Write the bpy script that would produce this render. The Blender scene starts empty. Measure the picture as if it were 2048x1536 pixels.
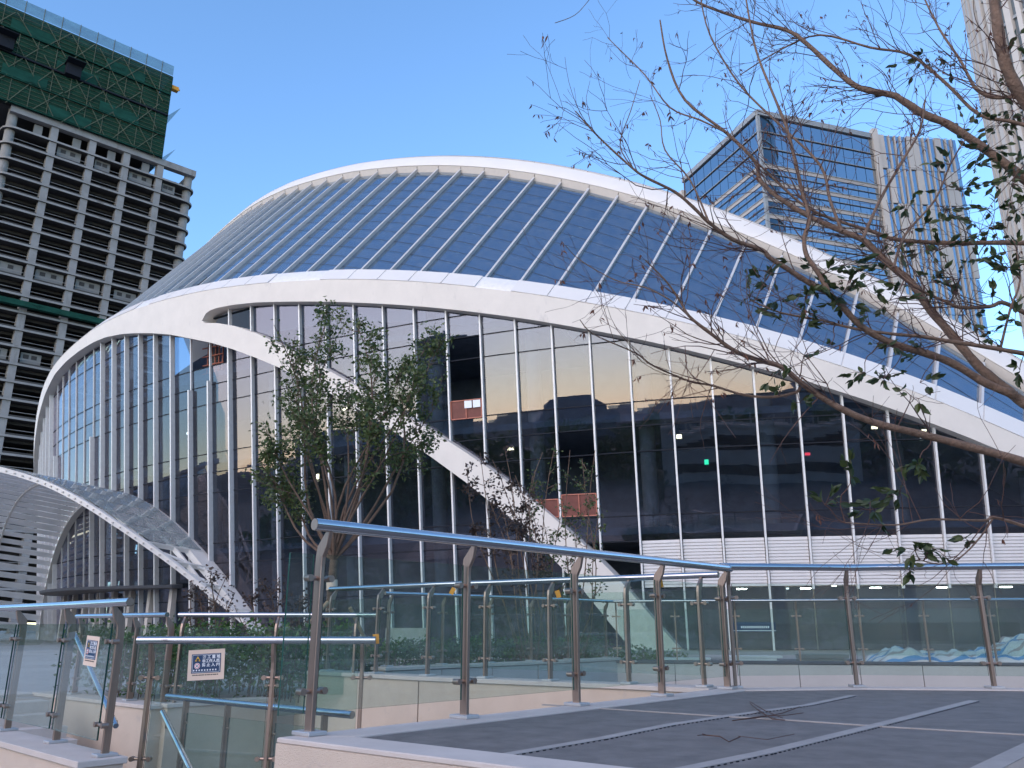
import bpy, bmesh, math, random
import numpy as np
from mathutils import Vector, Matrix
random.seed(7); np.random.seed(7)
R = math.radians
sc = bpy.context.scene
col = sc.collection

# ------------------------------------------------------------------ camera, sky, sun, exposure
FPX = 1650.0                                  # focal length in pixels of the 2048 px wide photograph
PITCH = math.atan(487.0 / FPX)
cd = bpy.data.cameras.new('camera'); cam = bpy.data.objects.new('camera', cd); col.objects.link(cam)
cd.sensor_width = 36.0; cd.lens = FPX / 2048 * 36; cd.clip_start = 0.05; cd.clip_end = 6000
cam.location = (0, 0, 0); cam.rotation_euler = (math.pi / 2 + PITCH, 0, 0)   # eye height is z = 0
sc.camera = cam
SUN_AZ, SUN_EL = -141.0, 14.0                  # low veiled evening sun, behind the camera to the left (azimuth from +Y towards +X)
w = bpy.data.worlds.new('World'); sc.world = w; w.use_nodes = True
nt = w.node_tree; nt.nodes.clear()
sky = nt.nodes.new('ShaderNodeTexSky'); sky.sky_type = 'NISHITA'; sky.sun_disc = False
sky.sun_elevation = R(SUN_EL); sky.sun_rotation = R(SUN_AZ)
sky.altitude = 0; sky.air_density = 1.0; sky.dust_density = 0.0; sky.ozone_density = 4.0
bg = nt.nodes.new('ShaderNodeBackground'); bg.inputs[1].default_value = 0.15
out = nt.nodes.new('ShaderNodeOutputWorld')
nt.links.new(sky.outputs[0], bg.inputs[0]); nt.links.new(bg.outputs[0], out.inputs[0])
sl = bpy.data.lights.new('sun', 'SUN'); sun = bpy.data.objects.new('sun', sl); col.objects.link(sun)
sl.energy = 1.3; sl.angle = R(90); sl.color = (1.0, 0.70, 0.48)   # through haze
sdir = Vector((math.sin(R(SUN_AZ)) * math.cos(R(SUN_EL)), math.cos(R(SUN_AZ)) * math.cos(R(SUN_EL)), math.sin(R(SUN_EL))))
sun.rotation_euler = sdir.to_track_quat('Z', 'Y').to_euler()
sc.view_settings.view_transform = 'Standard'; sc.view_settings.look = 'None'
sc.view_settings.gamma = 1; sc.view_settings.use_curve_mapping = False
sc.view_settings.exposure = 1.55
sc.cycles.max_bounces = 12; sc.cycles.transparent_max_bounces = 24; sc.cycles.glossy_bounces = 4
sc.cycles.transmission_bounces = 4; sc.cycles.diffuse_bounces = 3
sc.cycles.caustics_reflective = False; sc.cycles.caustics_refractive = False
try:
    sc.cycles.use_denoising = True; sc.cycles.denoiser = 'OPENIMAGEDENOISE'
except Exception: pass

# ------------------------------------------------------------------ helpers
CP, SP = math.cos(PITCH), math.sin(PITCH)
def ray(u, v):
    x = (u - 1024) / FPX; y = -(v - 768) / FPX
    return np.array([x, CP - y * SP, SP + y * CP])
def proj(P):
    dep = P[1] * CP + P[2] * SP
    return 1024 + FPX * P[0] / dep, 768 - FPX * (-P[1] * SP + P[2] * CP) / dep
def on_z(u, v, z): d = ray(u, v); return d * (z / d[2])
def at_y(u, v, y): d = ray(u, v); return d * (y / d[1])
def at_d(u, v, D): d = ray(u, v); return d * (D / math.hypot(d[0], d[1]))
def on_plane(u, v, P0, n): d = ray(u, v); return d * (np.dot(P0, n) / np.dot(d, n))
def vec(*a): return np.array(a, float)
def unit(a): a = np.asarray(a, float); return a / (np.linalg.norm(a) + 1e-12)
UPV = vec(0, 0, 1)

class MB:
    def __init__(s): s.v = []; s.f = []; s.m = []
    def add(s, vs, fs, mi=0):
        b = len(s.v); s.v += [tuple(float(c) for c in p) for p in vs]
        for f in fs: s.f.append(tuple(b + i for i in f)); s.m.append(mi)
        return s
    def hexa(s, p, mi=0, side=None):          # 8 points: bottom loop 0-3, top loop 4-7
        b = len(s.v); s.v += [tuple(float(c) for c in q) for q in p]
        F = [(3, 2, 1, 0), (4, 5, 6, 7), (0, 1, 5, 4), (1, 2, 6, 5), (2, 3, 7, 6), (3, 0, 4, 7)]
        for k, f in enumerate(F):
            s.f.append(tuple(b + i for i in f)); s.m.append(mi if (side is None or k < 2) else side)
        return s
    def box(s, c, size, ax=None, mi=0):
        c = np.asarray(c, float); X, Y, Z = ax if ax is not None else (vec(1, 0, 0), vec(0, 1, 0), UPV)
        a, b, d = X * size[0] / 2, Y * size[1] / 2, Z * size[2] / 2
        return s.hexa([c - a - b - d, c + a - b - d, c + a + b - d, c - a + b - d, c - a - b + d, c + a - b + d, c + a + b + d, c - a + b + d], mi)
    def beam(s, P, Q, wd, ht, up=UPV, mi=0):
        P = np.asarray(P, float); Q = np.asarray(Q, float); t = unit(Q - P); sd = np.cross(t, up)
        if np.linalg.norm(sd) < 1e-6: sd = np.cross(t, vec(0, 1, 0))
        sd = unit(sd); u = np.cross(sd, t); a = sd * wd / 2; b = u * ht / 2
        return s.hexa([P - a - b, P + a - b, P + a + b, P - a + b, Q - a - b, Q + a - b, Q + a + b, Q - a + b], mi)
    def pane(s, p, n, th, mi=0, side=None):   # p: 4 points, thickened along n
        n = unit(n) * th / 2; p = [np.asarray(q, float) for q in p]
        return s.hexa([q - n for q in p] + [q + n for q in p], mi, side)
    def tube(s, pts, rad, n=8, cap=True, mi=0):
        pts = [np.asarray(p, float) for p in pts]; k = len(pts)
        rad = list(rad) if hasattr(rad, '__len__') else [rad] * k
        b = len(s.v); ref = None
        for i, p in enumerate(pts):
            t = unit(pts[min(i + 1, k - 1)] - pts[max(i - 1, 0)])
            if ref is None: ref = vec(0, 0, 1) if abs(t[2]) < .9 else vec(1, 0, 0)
            x = unit(np.cross(t, ref)); y = np.cross(x, t); ref = y
            for j in range(n):
                a = 2 * math.pi * j / n
                q = p + (x * math.cos(a) + y * math.sin(a)) * rad[i]; s.v.append((float(q[0]), float(q[1]), float(q[2])))
        for i in range(k - 1):
            for j in range(n):
                j2 = (j + 1) % n
                s.f.append((b + i * n + j, b + i * n + j2, b + (i + 1) * n + j2, b + (i + 1) * n + j)); s.m.append(mi)
        if cap:
            s.f.append(tuple(b + j for j in reversed(range(n)))); s.m.append(mi)
            s.f.append(tuple(b + (k - 1) * n + j for j in range(n))); s.m.append(mi)
        return s
    def sweep(s, rows, closed=True, cap=True, mi=0):   # rows of equal point loops
        n = len(rows[0]); b = len(s.v)
        for r in rows: s.v += [tuple(float(c) for c in p) for p in r]
        for i in range(len(rows) - 1):
            for j in range(n if closed else n - 1):
                j2 = (j + 1) % n
                s.f.append((b + i * n + j, b + i * n + j2, b + (i + 1) * n + j2, b + (i + 1) * n + j)); s.m.append(mi)
        if closed and cap:
            s.f.append(tuple(b + j for j in reversed(range(n)))); s.m.append(mi)
            s.f.append(tuple(b + (len(rows) - 1) * n + j for j in range(n))); s.m.append(mi)
        return s
    def build(s, name, mat, parent=None, smooth=False, bevel=0):
        me = bpy.data.meshes.new(name); me.from_pydata(s.v, [], s.f)
        mats = mat if isinstance(mat, (list, tuple)) else [mat]
        for m in mats: me.materials.append(m)
        if len(mats) > 1: me.polygons.foreach_set('material_index', s.m)
        bm = bmesh.new(); bm.from_mesh(me); bmesh.ops.recalc_face_normals(bm, faces=bm.faces[:]); bm.to_mesh(me); bm.free()
        if smooth:
            me.polygons.foreach_set('use_smooth', [True] * len(me.polygons))
            try: me.set_sharp_from_angle(angle=R(40))
            except Exception: pass
        o = bpy.data.objects.new(name, me); col.objects.link(o)
        if parent is not None:
            o.parent = parent; o.matrix_parent_inverse = Matrix.Translation(parent.location).inverted()
        if bevel:
            md = o.modifiers.new('bevel', 'BEVEL'); md.width = bevel; md.segments = 1; md.limit_method = 'ANGLE'
        return o
def tag(o, label, cat=None, group=None, kind=None):
    o['label'] = label
    if cat: o['category'] = cat
    if group: o['group'] = group
    if kind: o['kind'] = kind
    return o
def thing(name, label, cat, group=None, loc=(0, 0, 0)):
    o = bpy.data.objects.new(name, None); col.objects.link(o); o.empty_display_size = .2; o.location = loc
    return tag(o, label, cat, group)
def struct(o): o['kind'] = 'structure'; return o

# ------------------------------------------------------------------ materials
def nodes(name):
    m = bpy.data.materials.new(name); m.use_nodes = True; t = m.node_tree
    return m, t, t.nodes['Principled BSDF'], t.nodes['Material Output']
def N(t, ty, **kw):
    n = t.nodes.new(ty)
    for k, v in kw.items():
        if k.startswith('i_'): n.inputs[int(k[2:])].default_value = v
        else: setattr(n, k, v)
    return n
def ramp(t, fac, stops):
    r = t.nodes.new('ShaderNodeValToRGB'); e = r.color_ramp.elements
    e[0].position, e[0].color = stops[0][0], (*stops[0][1], 1)
    e[1].position, e[1].color = stops[-1][0], (*stops[-1][1], 1)
    for p, c in stops[1:-1]:
        q = e.new(p); q.color = (*c, 1)
    t.links.new(fac, r.inputs[0]); return r
def mat(name, c, rough=.7, metal=0.0, var=.12, scale=3.0, bump=0.0, bscale=60.0, stain=None, spec=.5, stretch=None):
    m, t, b, o = nodes(name)
    tc = N(t, 'ShaderNodeTexCoord'); src = tc.outputs['Object']
    if stretch:
        mp = N(t, 'ShaderNodeMapping'); mp.inputs['Scale'].default_value = stretch; t.links.new(src, mp.inputs[0]); src = mp.outputs[0]
    nz = N(t, 'ShaderNodeTexNoise'); nz.inputs['Scale'].default_value = scale; nz.inputs['Detail'].default_value = 6; nz.inputs['Roughness'].default_value = .65
    t.links.new(src, nz.inputs['Vector'])
    c = np.array(c); lo = tuple(np.clip(c * (1 - var), 0, 1)); hi = tuple(np.clip(c * (1 + var), 0, 1))
    r = ramp(t, nz.outputs[0], [(.3, lo), (.7, hi)]); last = r.outputs[0]
    if stain:
        n2 = N(t, 'ShaderNodeTexNoise'); n2.inputs['Scale'].default_value = stain[1]; n2.inputs['Detail'].default_value = 8; n2.inputs['Roughness'].default_value = .7
        mp = N(t, 'ShaderNodeMapping'); mp.inputs['Scale'].default_value = (1, 1, stain[3] if len(stain) > 3 else 1); t.links.new(tc.outputs['Object'], mp.inputs[0]); t.links.new(mp.outputs[0], n2.inputs['Vector'])
        r2 = ramp(t, n2.outputs[0], [(stain[2], (0, 0, 0)), (stain[2] + .13, (1, 1, 1))])
        mx = N(t, 'ShaderNodeMixRGB'); t.links.new(r2.outputs[0], mx.inputs[0]); t.links.new(last, mx.inputs[1]); mx.inputs[2].default_value = (*stain[0], 1); last = mx.outputs[0]
    t.links.new(last, b.inputs['Base Color'])
    b.inputs['Roughness'].default_value = rough; b.inputs['Metallic'].default_value = metal
    b.inputs['Specular IOR Level'].default_value = spec
    if bump:
        n3 = N(t, 'ShaderNodeTexNoise'); n3.inputs['Scale'].default_value = bscale; n3.inputs['Detail'].default_value = 5
        t.links.new(src, n3.inputs['Vector'])
        bp = N(t, 'ShaderNodeBump'); bp.inputs['Strength'].default_value = bump; bp.inputs['Distance'].default_value = .02
        t.links.new(n3.outputs[0], bp.inputs['Height']); t.links.new(bp.outputs[0], b.inputs['Normal'])
    return m
def emit(name, c, s):
    m, t, b, o = nodes(name); e = N(t, 'ShaderNodeEmission'); e.inputs[0].default_value = (*c, 1); e.inputs[1].default_value = s
    t.links.new(e.outputs[0], o.inputs[0]); return m
def glass(name, tint, r0, rough=.0, wav=0.0, wscale=.6, gcol=(1, 1, 1), dirt=0.0, dmin=.25):
    m, t, b, o = nodes(name); t.nodes.remove(b)
    tr = N(t, 'ShaderNodeBsdfTransparent'); tr.inputs[0].default_value = (*tint, 1)
    gl = N(t, 'ShaderNodeBsdfGlossy'); gl.inputs['Color'].default_value = (*gcol, 1); gl.inputs['Roughness'].default_value = rough
    lw = N(t, 'ShaderNodeLayerWeight', i_0=.5); pw = N(t, 'ShaderNodeMath', operation='POWER'); pw.inputs[1].default_value = 5.0
    t.links.new(lw.outputs['Facing'], pw.inputs[0]); fr = N(t, 'ShaderNodeMath', operation='MULTIPLY_ADD'); fr.inputs[1].default_value = 1 - r0; fr.inputs[2].default_value = r0
    t.links.new(pw.outputs[0], fr.inputs[0])
    if wav:
        tc = N(t, 'ShaderNodeTexCoord'); nz = N(t, 'ShaderNodeTexNoise'); nz.inputs['Scale'].default_value = wscale; nz.inputs['Detail'].default_value = 1.0
        t.links.new(tc.outputs['Object'], nz.inputs['Vector'])
        bp = N(t, 'ShaderNodeBump'); bp.inputs['Strength'].default_value = 1.0; bp.inputs['Distance'].default_value = wav
        t.links.new(nz.outputs[0], bp.inputs['Height']); t.links.new(bp.outputs[0], gl.inputs['Normal'])
    mx = N(t, 'ShaderNodeMixShader'); t.links.new(fr.outputs[0], mx.inputs[0]); t.links.new(tr.outputs[0], mx.inputs[1]); t.links.new(gl.outputs[0], mx.inputs[2])
    last = mx.outputs[0]
    if dirt:
        tc = N(t, 'ShaderNodeTexCoord'); nz = N(t, 'ShaderNodeTexNoise'); nz.inputs['Scale'].default_value = 2.3; nz.inputs['Detail'].default_value = 6; nz.inputs['Roughness'].default_value = .7
        t.links.new(tc.outputs['Object'], nz.inputs['Vector'])
        r = ramp(t, nz.outputs[0], [(.4, (dirt * dmin,) * 3), (.75, (dirt,) * 3)])
        df = N(t, 'ShaderNodeBsdfDiffuse'); df.inputs[0].default_value = (.45, .47, .46, 1)
        m2 = N(t, 'ShaderNodeMixShader'); t.links.new(r.outputs[0], m2.inputs[0]); t.links.new(last, m2.inputs[1]); t.links.new(df.outputs[0], m2.inputs[2]); last = m2.outputs[0]
    t.links.new(last, o.inputs[0]); return m

M = {}
M['white'] = mat('white_concrete_paint', (.69, .635, .575), .55, var=.05, scale=.8, bump=.15, bscale=6, stain=((.52, .48, .45), .9, .6, .45))
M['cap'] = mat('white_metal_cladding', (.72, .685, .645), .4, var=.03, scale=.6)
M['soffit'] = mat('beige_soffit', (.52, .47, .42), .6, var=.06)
M['mullion'] = mat('silver_aluminium', (.74, .72, .70), .4, .12, var=.08, scale=4)
M['rib'] = mat('champagne_aluminium', (.64, .61, .58), .42, .25, var=.07, scale=2)
M['joint'] = mat('dark_gasket', (.022, .025, .032), .8, spec=.08)
M['fglass'] = glass('facade_glass', (.56, .63, .70), .078, .006, .0022, .55, (.97, .86, .93), .018)
M['rglass'] = glass('roof_glass', (.48, .57, .70), .40, .02, .0018, .8, (.82, .92, 1), .12)
M['cglass'] = glass('canopy_glass', (.74, .82, .84), .06, .03, dirt=.42, dmin=.8)
M['gglass'] = glass('balustrade_glass', (.87, .94, .915), .035, .0, .0003, 1.2, dirt=.07)
M['gedge'] = mat('glass_edge', (.02, .075, .06), .15, var=.2)
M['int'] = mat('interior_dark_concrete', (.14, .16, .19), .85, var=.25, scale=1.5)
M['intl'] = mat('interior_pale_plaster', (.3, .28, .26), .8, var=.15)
M['louvre'] = mat('white_louvre', (.66, .63, .61), .5, .0, var=.04)
M['steel'] = mat('polished_stainless', (.56, .55, .56), .16, 1.0, var=.04, scale=8)
M['steelb'] = mat('brushed_stainless', (.36, .265, .21), .34, .75, var=.12, scale=3, stretch=(30, 30, .6))
M['plate'] = mat('pale_base_plate', (.58, .57, .56), .4, .6)
M['stone'] = mat('beige_render_wall', (.60, .49, .39), .85, var=.07, scale=1.6, bump=.5, bscale=140, stain=((.44, .38, .34), 1.1, .62))
M['coping'] = mat('pale_stone_coping', (.56, .495, .44), .75, var=.08, scale=3, bump=.2, bscale=80, stain=((.43, .385, .345), 2, .6))
M['wallp'] = mat('grey_stone_panel', (.47, .44, .41), .7, var=.06, scale=1.2, stain=((.4, .38, .36), .9, .6))
M['pave'] = mat('dark_granite_paving', (.175, .158, .145), .62, var=.25, scale=5, bump=.5, bscale=220, stain=((.215, .198, .182), .8, .58))
M['strip'] = mat('light_granite_strip', (.36, .33, .305), .7, var=.12, scale=6, bump=.3, bscale=200)
M['darkslab'] = mat('dark_coping_slab', (.07, .075, .085), .5, var=.2)
M['ground'] = mat('plaza_paving', (.34, .325, .31), .8, var=.2, scale=.3)
M['asphalt'] = mat('asphalt', (.17, .165, .16), .85, var=.25, scale=.4)
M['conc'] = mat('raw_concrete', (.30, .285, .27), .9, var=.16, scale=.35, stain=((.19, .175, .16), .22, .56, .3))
M['concd'] = mat('shaded_concrete', (.06, .055, .052), .9, var=.3, scale=.2)  # dark copy of the raw concrete, bay shade put into its colour
M['block'] = mat('grey_blockwork', (.25, .24, .225), .9, var=.12, scale=.5)
M['bark'] = mat('brown_bark', (.185, .115, .075), .8, var=.4, scale=18, bump=.6, bscale=60, stain=((.10, .065, .045), 9, .55))
M['barkg'] = mat('grey_brown_bark', (.13, .085, .06), .85, var=.35, scale=12)
M['paper'] = mat('cream_sign_board', (.74, .57, .45), .6, var=.03)
M['blue'] = mat('sign_blue', (.006, .04, .11), .5, var=.05)
M['ink_w'] = mat('white_print', (.8, .82, .84), .6, var=.01)
M['ink_k'] = mat('dark_print', (.06, .045, .04), .6, var=.01)
M['yellow'] = mat('warning_yellow', (.8, .5, .02), .5, var=.03)
M['red'] = mat('prohibition_red', (.6, .03, .03), .5, var=.03)
M['orange'] = mat('orange_tag', (.8, .33, .02), .5, var=.05)
M['guard'] = mat('orange_guard_mesh', (.15, .042, .03), .6, var=.2)
M['wood'] = mat('pale_timber', (.42, .29, .18), .7, var=.2, scale=6)
def leafmat(name, a, b):
    m, t, bs, o = nodes(name)
    g = N(t, 'ShaderNodeNewGeometry'); r = ramp(t, g.outputs['Random Per Island'], [(0, a), (1, b)])
    t.links.new(r.outputs[0], bs.inputs['Base Color']); bs.inputs['Roughness'].default_value = .45
    tl = N(t, 'ShaderNodeBsdfTranslucent'); t.links.new(r.outputs[0], tl.inputs[0])
    mx = N(t, 'ShaderNodeMixShader', i_0=.28); t.links.new(bs.outputs[0], mx.inputs[1]); t.links.new(tl.outputs[0], mx.inputs[2]); t.links.new(mx.outputs[0], o.inputs[0])
    return m
M['leaf'] = leafmat('green_leaf', (.035, .062, .018), (.13, .17, .05))
M['leafn'] = leafmat('glossy_leaf', (.02, .042, .018), (.085, .11, .03))
M['leafr'] = leafmat('reddish_leaf', (.045, .035, .03), (.10, .06, .045))
M['leafb'] = leafmat('dry_leaf', (.09, .03, .018), (.2, .08, .04))
M['hedge'] = leafmat('hedge_leaf', (.03, .075, .016), (.12, .21, .05))

def slatmat():
    m, t, b, o = nodes('white_translucent_slat'); b.inputs['Base Color'].default_value = (.8, .79, .77, 1); b.inputs['Roughness'].default_value = .5
    tc = N(t, 'ShaderNodeTexCoord'); nz = N(t, 'ShaderNodeTexNoise'); nz.inputs['Scale'].default_value = .9; nz.inputs['Detail'].default_value = 5; t.links.new(tc.outputs['Object'], nz.inputs['Vector'])
    r = ramp(t, nz.outputs[0], [(.3, (.74, .74, .72)), (.7, (.84, .83, .81))]); t.links.new(r.outputs[0], b.inputs['Base Color'])
    tl = N(t, 'ShaderNodeBsdfTranslucent'); t.links.new(r.outputs[0], tl.inputs[0])
    mx = N(t, 'ShaderNodeMixShader', i_0=.55); t.links.new(b.outputs[0], mx.inputs[1]); t.links.new(tl.outputs[0], mx.inputs[2]); t.links.new(mx.outputs[0], o.inputs[0]); return m
M['slat'] = slatmat()
# ------------------------------------------------------------------ ground
GZ = -1.06                                     # plaza at the foot of the hall
def slab(name, poly, z0, z1, m, parent=None, bevel=0):
    mb = MB(); n = len(poly)
    mb.v = [(x, y, z0) for x, y in poly] + [(x, y, z1) for x, y in poly]
    mb.f = [tuple(reversed(range(n))), tuple(range(n, 2 * n))] + [(i, (i + 1) % n, n + (i + 1) % n, n + i) for i in range(n)]
    mb.m = [0] * len(mb.f)
    return mb.build(name, m, parent, bevel=bevel)
gm = MB().add([(-3000, -3000, -2.6), (3000, -3000, -2.6), (3000, 3000, -2.6), (-3000, 3000, -2.6)], [(0, 1, 2, 3)])
struct(gm.build('ground', M['asphalt']))
struct(slab('plaza', [(-60, 14.8), (-2.6, 13.6), (2.2, 18.2), (4.6, 17.7), (10, 16.7), (60, 14), (160, 60), (160, 170), (-120, 170)], -2.5, GZ, M['ground']))

# ------------------------------------------------------------------ the hall: a leaning curved glass wall under white arches
PRM = [45.236, -1.43739, 0.0080637, 6.2635e-05, -3.12066e-07, 0.13297, 1997.9]
LEAN = PRM[5]; DS = .1
def heading(s): return PRM[1] + PRM[2] * s + PRM[3] * s * s + PRM[4] * s ** 3
def _plan():
    a = math.atan((PRM[6] - 1024) / (FPX / CP)); P0 = vec(math.sin(a) * PRM[0], math.cos(a) * PRM[0]); L = [(0, P0)]
    P = P0.copy(); s = 0
    while s < 112:
        h = heading(s + DS / 2); P = P + DS * vec(math.sin(h), math.cos(h)); s += DS; L.append((s, P))
    Rr = []; P = P0.copy(); s = 0
    while s > -40:
        h = heading(s - DS / 2); P = P - DS * vec(math.sin(h), math.cos(h)); s -= DS; Rr.append((s, P))
    A = Rr[::-1] + L
    return np.array([a[0] for a in A]), np.array([a[1] for a in A])
SSV, PPV = _plan()
def nrm(s): h = heading(s); return vec(math.sin(h - math.pi / 2), math.cos(h - math.pi / 2), 0)
def tang(s): h = heading(s); return vec(math.sin(h), math.cos(h), 0)
def surf(s, z, o=0.0):
    n = nrm(s); return vec(np.interp(s, SSV, PPV[:, 0]), np.interp(s, SSV, PPV[:, 1]), z) + vec(n[0], n[1], 0) * (LEAN * z + o)
def table(T):
    T = np.array(sorted(T)); return lambda s: float(np.interp(s, T[:, 0], T[:, 1]))
A_low = table([(-16, -.8), (-7, 4.4), (-1, 7.66), (1, 8.65), (3, 9.57), (5, 10.43), (7, 11.24), (9, 12.0), (11, 12.71), (13, 13.4), (15, 14.05), (17, 14.67), (19, 15.26), (21, 15.83), (23, 16.36), (25, 16.87), (27, 17.35), (29, 17.8), (31, 18.22), (33, 18.63), (35, 19.01), (37, 19.37), (39, 19.73), (41, 19.98), (42.6, 20.1), (43.4, 20.05), (43.8, 19.85), (44, 19.55)])
A_fr = table([(-16, .6), (-7, 5.6), (-1, 8.75), (1, 9.8), (3, 10.78), (5, 11.68), (7, 12.53), (9, 13.32), (11, 14.07), (13, 14.77), (15, 15.44), (17, 16.07), (19, 16.67), (21, 17.24), (23, 17.77), (25, 18.28), (27, 18.76), (29, 19.2), (31, 19.61), (33, 19.99), (35, 20.33), (37, 20.64), (39, 20.92), (41, 21.18), (43, 21.43), (45, 21.62), (48, 21.87), (52, 22.15), (56, 22.24), (59, 22.22), (63, 22.02), (66, 21.85), (69, 21.6), (73, 20.9), (77, 19.6), (81, 17.8), (86, 15), (92, 11)])
B_low = table([(16.6, -1.2), (17, -.63), (19, 1.91), (21, 4.02), (23, 5.85), (25, 7.49), (27, 8.99), (29, 10.4), (31, 11.72), (33, 12.96), (35, 14.11), (37, 15.18), (39, 16.15), (41, 17.04), (43, 17.84), (44.2, 18.24), (47.4, 19.3), (49.8, 19.92), (51.8, 20.36), (53.5, 20.7), (56.3, 21.1), (58.4, 21.22), (61.2, 21.22), (64.5, 21.12), (68, 20.85), (72, 20.0), (76, 18.7), (80, 16.9), (86, 13.8), (92, 9.5)])
B_up = table([(14.1, -1.3), (15, -.23), (17, 2.2), (19, 4.27), (21, 6.07), (23, 7.66), (25, 9.11), (27, 10.47), (29, 11.77), (31, 13.03), (33, 14.27), (35, 15.48), (37, 16.64), (39, 17.73), (41, 18.6), (42.6, 19.1), (43.4, 19.25), (43.8, 19.35), (44, 19.55)])
RL = table([[-10.0, 0.88], [-8.0, 1.09], [-6.0, 1.46], [-4.0, 1.94], [-2.0, 2.51], [0.0, 3.15], [2.0, 3.84], [4.0, 4.57], [6.0, 5.31], [8.0, 6.06], [10.0, 6.8], [12.0, 7.53], [14.0, 8.24], [16.0, 8.92], [18.0, 9.58], [20.0, 10.2], [22.0, 10.79], [24.0, 11.35], [26.0, 11.87], [28.0, 12.37], [30.0, 12.84], [32.0, 13.28], [34.0, 13.7], [36.0, 14.1], [38.0, 14.49], [40.0, 14.86], [42.0, 15.22], [44.0, 15.57], [46.0, 15.91], [48.0, 16.25], [50.0, 16.58], [52.0, 16.9], [54.0, 17.21], [56.0, 17.51], [58.0, 17.78], [60.0, 18.03], [62.0, 18.1], [66.0, 17.6], [70.0, 16.5], [74.0, 14.5], [80.0, 11]])
DR = vec(math.sin(R(41)) * math.cos(R(52)), math.cos(R(41)) * math.cos(R(52)), math.sin(R(52)))   # all roof ribs run this way
def zs(s): return .3 * min(1, max(0, (40 - s) / 26.0))
ROWS = [GZ + .02, 1.6, 3.9, 5.15, 8.35, 9.65, 10.9, 14.15, 15.4, 16.65, 19.85, 21.1, 24]
hall = thing('exhibition_hall', 'huge glass hall with white crossing arches and a bulging glazed roof', 'building')
def kid(mb, name, m, smooth=False, label=None, bevel=0, parent=None):
    o = mb.build(name, m, parent or hall, smooth, bevel)
    if label: o['label'] = label
    return o
FO, BO = .7, -.35
def band(s0, s1, lo, hi, n, label):
    rows = []
    for s in np.linspace(s0, s1, n):
        a, b = lo(s), hi(s)
        rows.append([surf(s, a, FO), surf(s, b, FO), surf(s, b + .15, BO), surf(s, a + .05, BO)])
    mb = MB(); mb.sweep(rows); return kid(mb, 'arch_band', M['white'], True, label)
def sgrid(a, b): return a, b
band(-16, 44, A_low, A_fr, 150, 'long upper white arch under the glass roof')
band(13.9, 44, lambda s: max(B_low(s), GZ - .4) if s > 16.6 else GZ - .4, B_up, 110, 'sloping white arch leg running down to the ground')
band(44, 92, B_low, A_fr, 120, 'broad white arch shoulder at the left')

# mullions every two metres, in the lower and in the upper arcade
def mull(s, z0, z1, o0=.02, dp=.26, wd=.12, m='mullion', name='mullion'):
    if z1 - z0 < .3: return
    n = nrm(s); t = tang(s); P, Q = surf(s, z0), surf(s, z1); up = unit(vec(n[0], n[1], 0))
    mb = MB(); a = t * wd / 2; f, b = up * (o0 + dp), up * (o0 - .05)
    mb.hexa([P - a + b, P + a + b, P + a + f, P - a + f, Q - a + b, Q + a + b, Q + a + f, Q - a + f])
    kid(mb, name, M[m])
S_K = list(range(-6, 44))
def unfinished(k): return {35: 0, 34: 0, 33: 0, 32: 0, 31: 0}.get(k)
for k in S_K:
    s = 2.0 * k
    if s > 16.8:                               # lower arcade
        hi = B_low(s) + .2
        lo = GZ - .1
        if k in (31, 32, 33, 34, 35, 30):      # bays whose cover caps are still missing above
            mull(s, lo, hi, dp=.06, wd=.07)
            if k in (30, 35): mull(s, lo, 14.2, dp=.3, wd=.13, name='mullion_cap')
        elif k in (22, 23): mull(s, lo, 15.6 - (k - 22) * .3, dp=.3); mull(s, 15.6 - (k - 22) * .3, hi, dp=.1, wd=.07)
        else: mull(s, lo, hi, dp=.3 if k > 20 else .22, wd=.14 if k > 35 else .12 if k > 20 else .095)
    if 14 < s < 43: mull(s, B_up(s) - .3, A_low(s) + .2, dp=.2, wd=.09)
    elif s <= 14: mull(s, GZ - .1 if s > 8 else 1.75, A_low(s) + .2, dp=.2, wd=.09)
# panes
OPEN = []                                      # (bay, z0, z1) of panes not yet fitted
def is_open(k, zm):
    for a, z0, z1 in OPEN:
        if a == k and z0 < zm < z1: return True
    return False
OPEN += [(12, 10.95, 15.45), (9, 5.4, 9.95), (22, 16.6, 20), (20, 17, 22), (21, 17, 22), (8, 1.6, 4.0), (9, 1.6, 4.0)]
rng = random.Random(3)
def cells(lo, hi, k, arc):
    s0, s1 = 2.0 * k + .03, 2.0 * k + 1.97
    for r in range(len(ROWS) - 1):
        ss = np.linspace(s0, s1, 4); Z = []
        for s in ss:
            dz = zs(s); a = max(ROWS[r] + dz * (r > 0) + .025, lo(s)); b = min(ROWS[r + 1] + dz - .025, hi(s)); Z.append((a, b))
        if max(b - a for a, b in Z) < .12: continue
        keep = [(s, z) for s, z in zip(ss, Z) if z[1] - z[0] > 0.0]
        if len(keep) < 2: continue
        zm = np.mean([(a + b) / 2 for _, (a, b) in keep])
        if is_open(k, zm): continue
        if arc == 'R' and ROWS[2] <= ROWS[r + 1] + .01 and 1.5 < zm < 4.2 and 2 * k < 15: continue
        j = [rng.uniform(-.004, .004) for _ in range(4)]
        n = nrm(2 * k + 1); rowsv = []
        for (s, (a, b)) in keep:
            f = (s - s0) / (s1 - s0)
            jl = j[0] * (1 - f) + j[1] * f; jh = j[2] * (1 - f) + j[3] * f
            rowsv.append([surf(s, a, jl), surf(s, b, jh), surf(s, b, jh - .03), surf(s, a, jl - .03)])
        mb = MB(); mb.sweep(rowsv); kid(mb, 'pane', M['fglass'])
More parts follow.
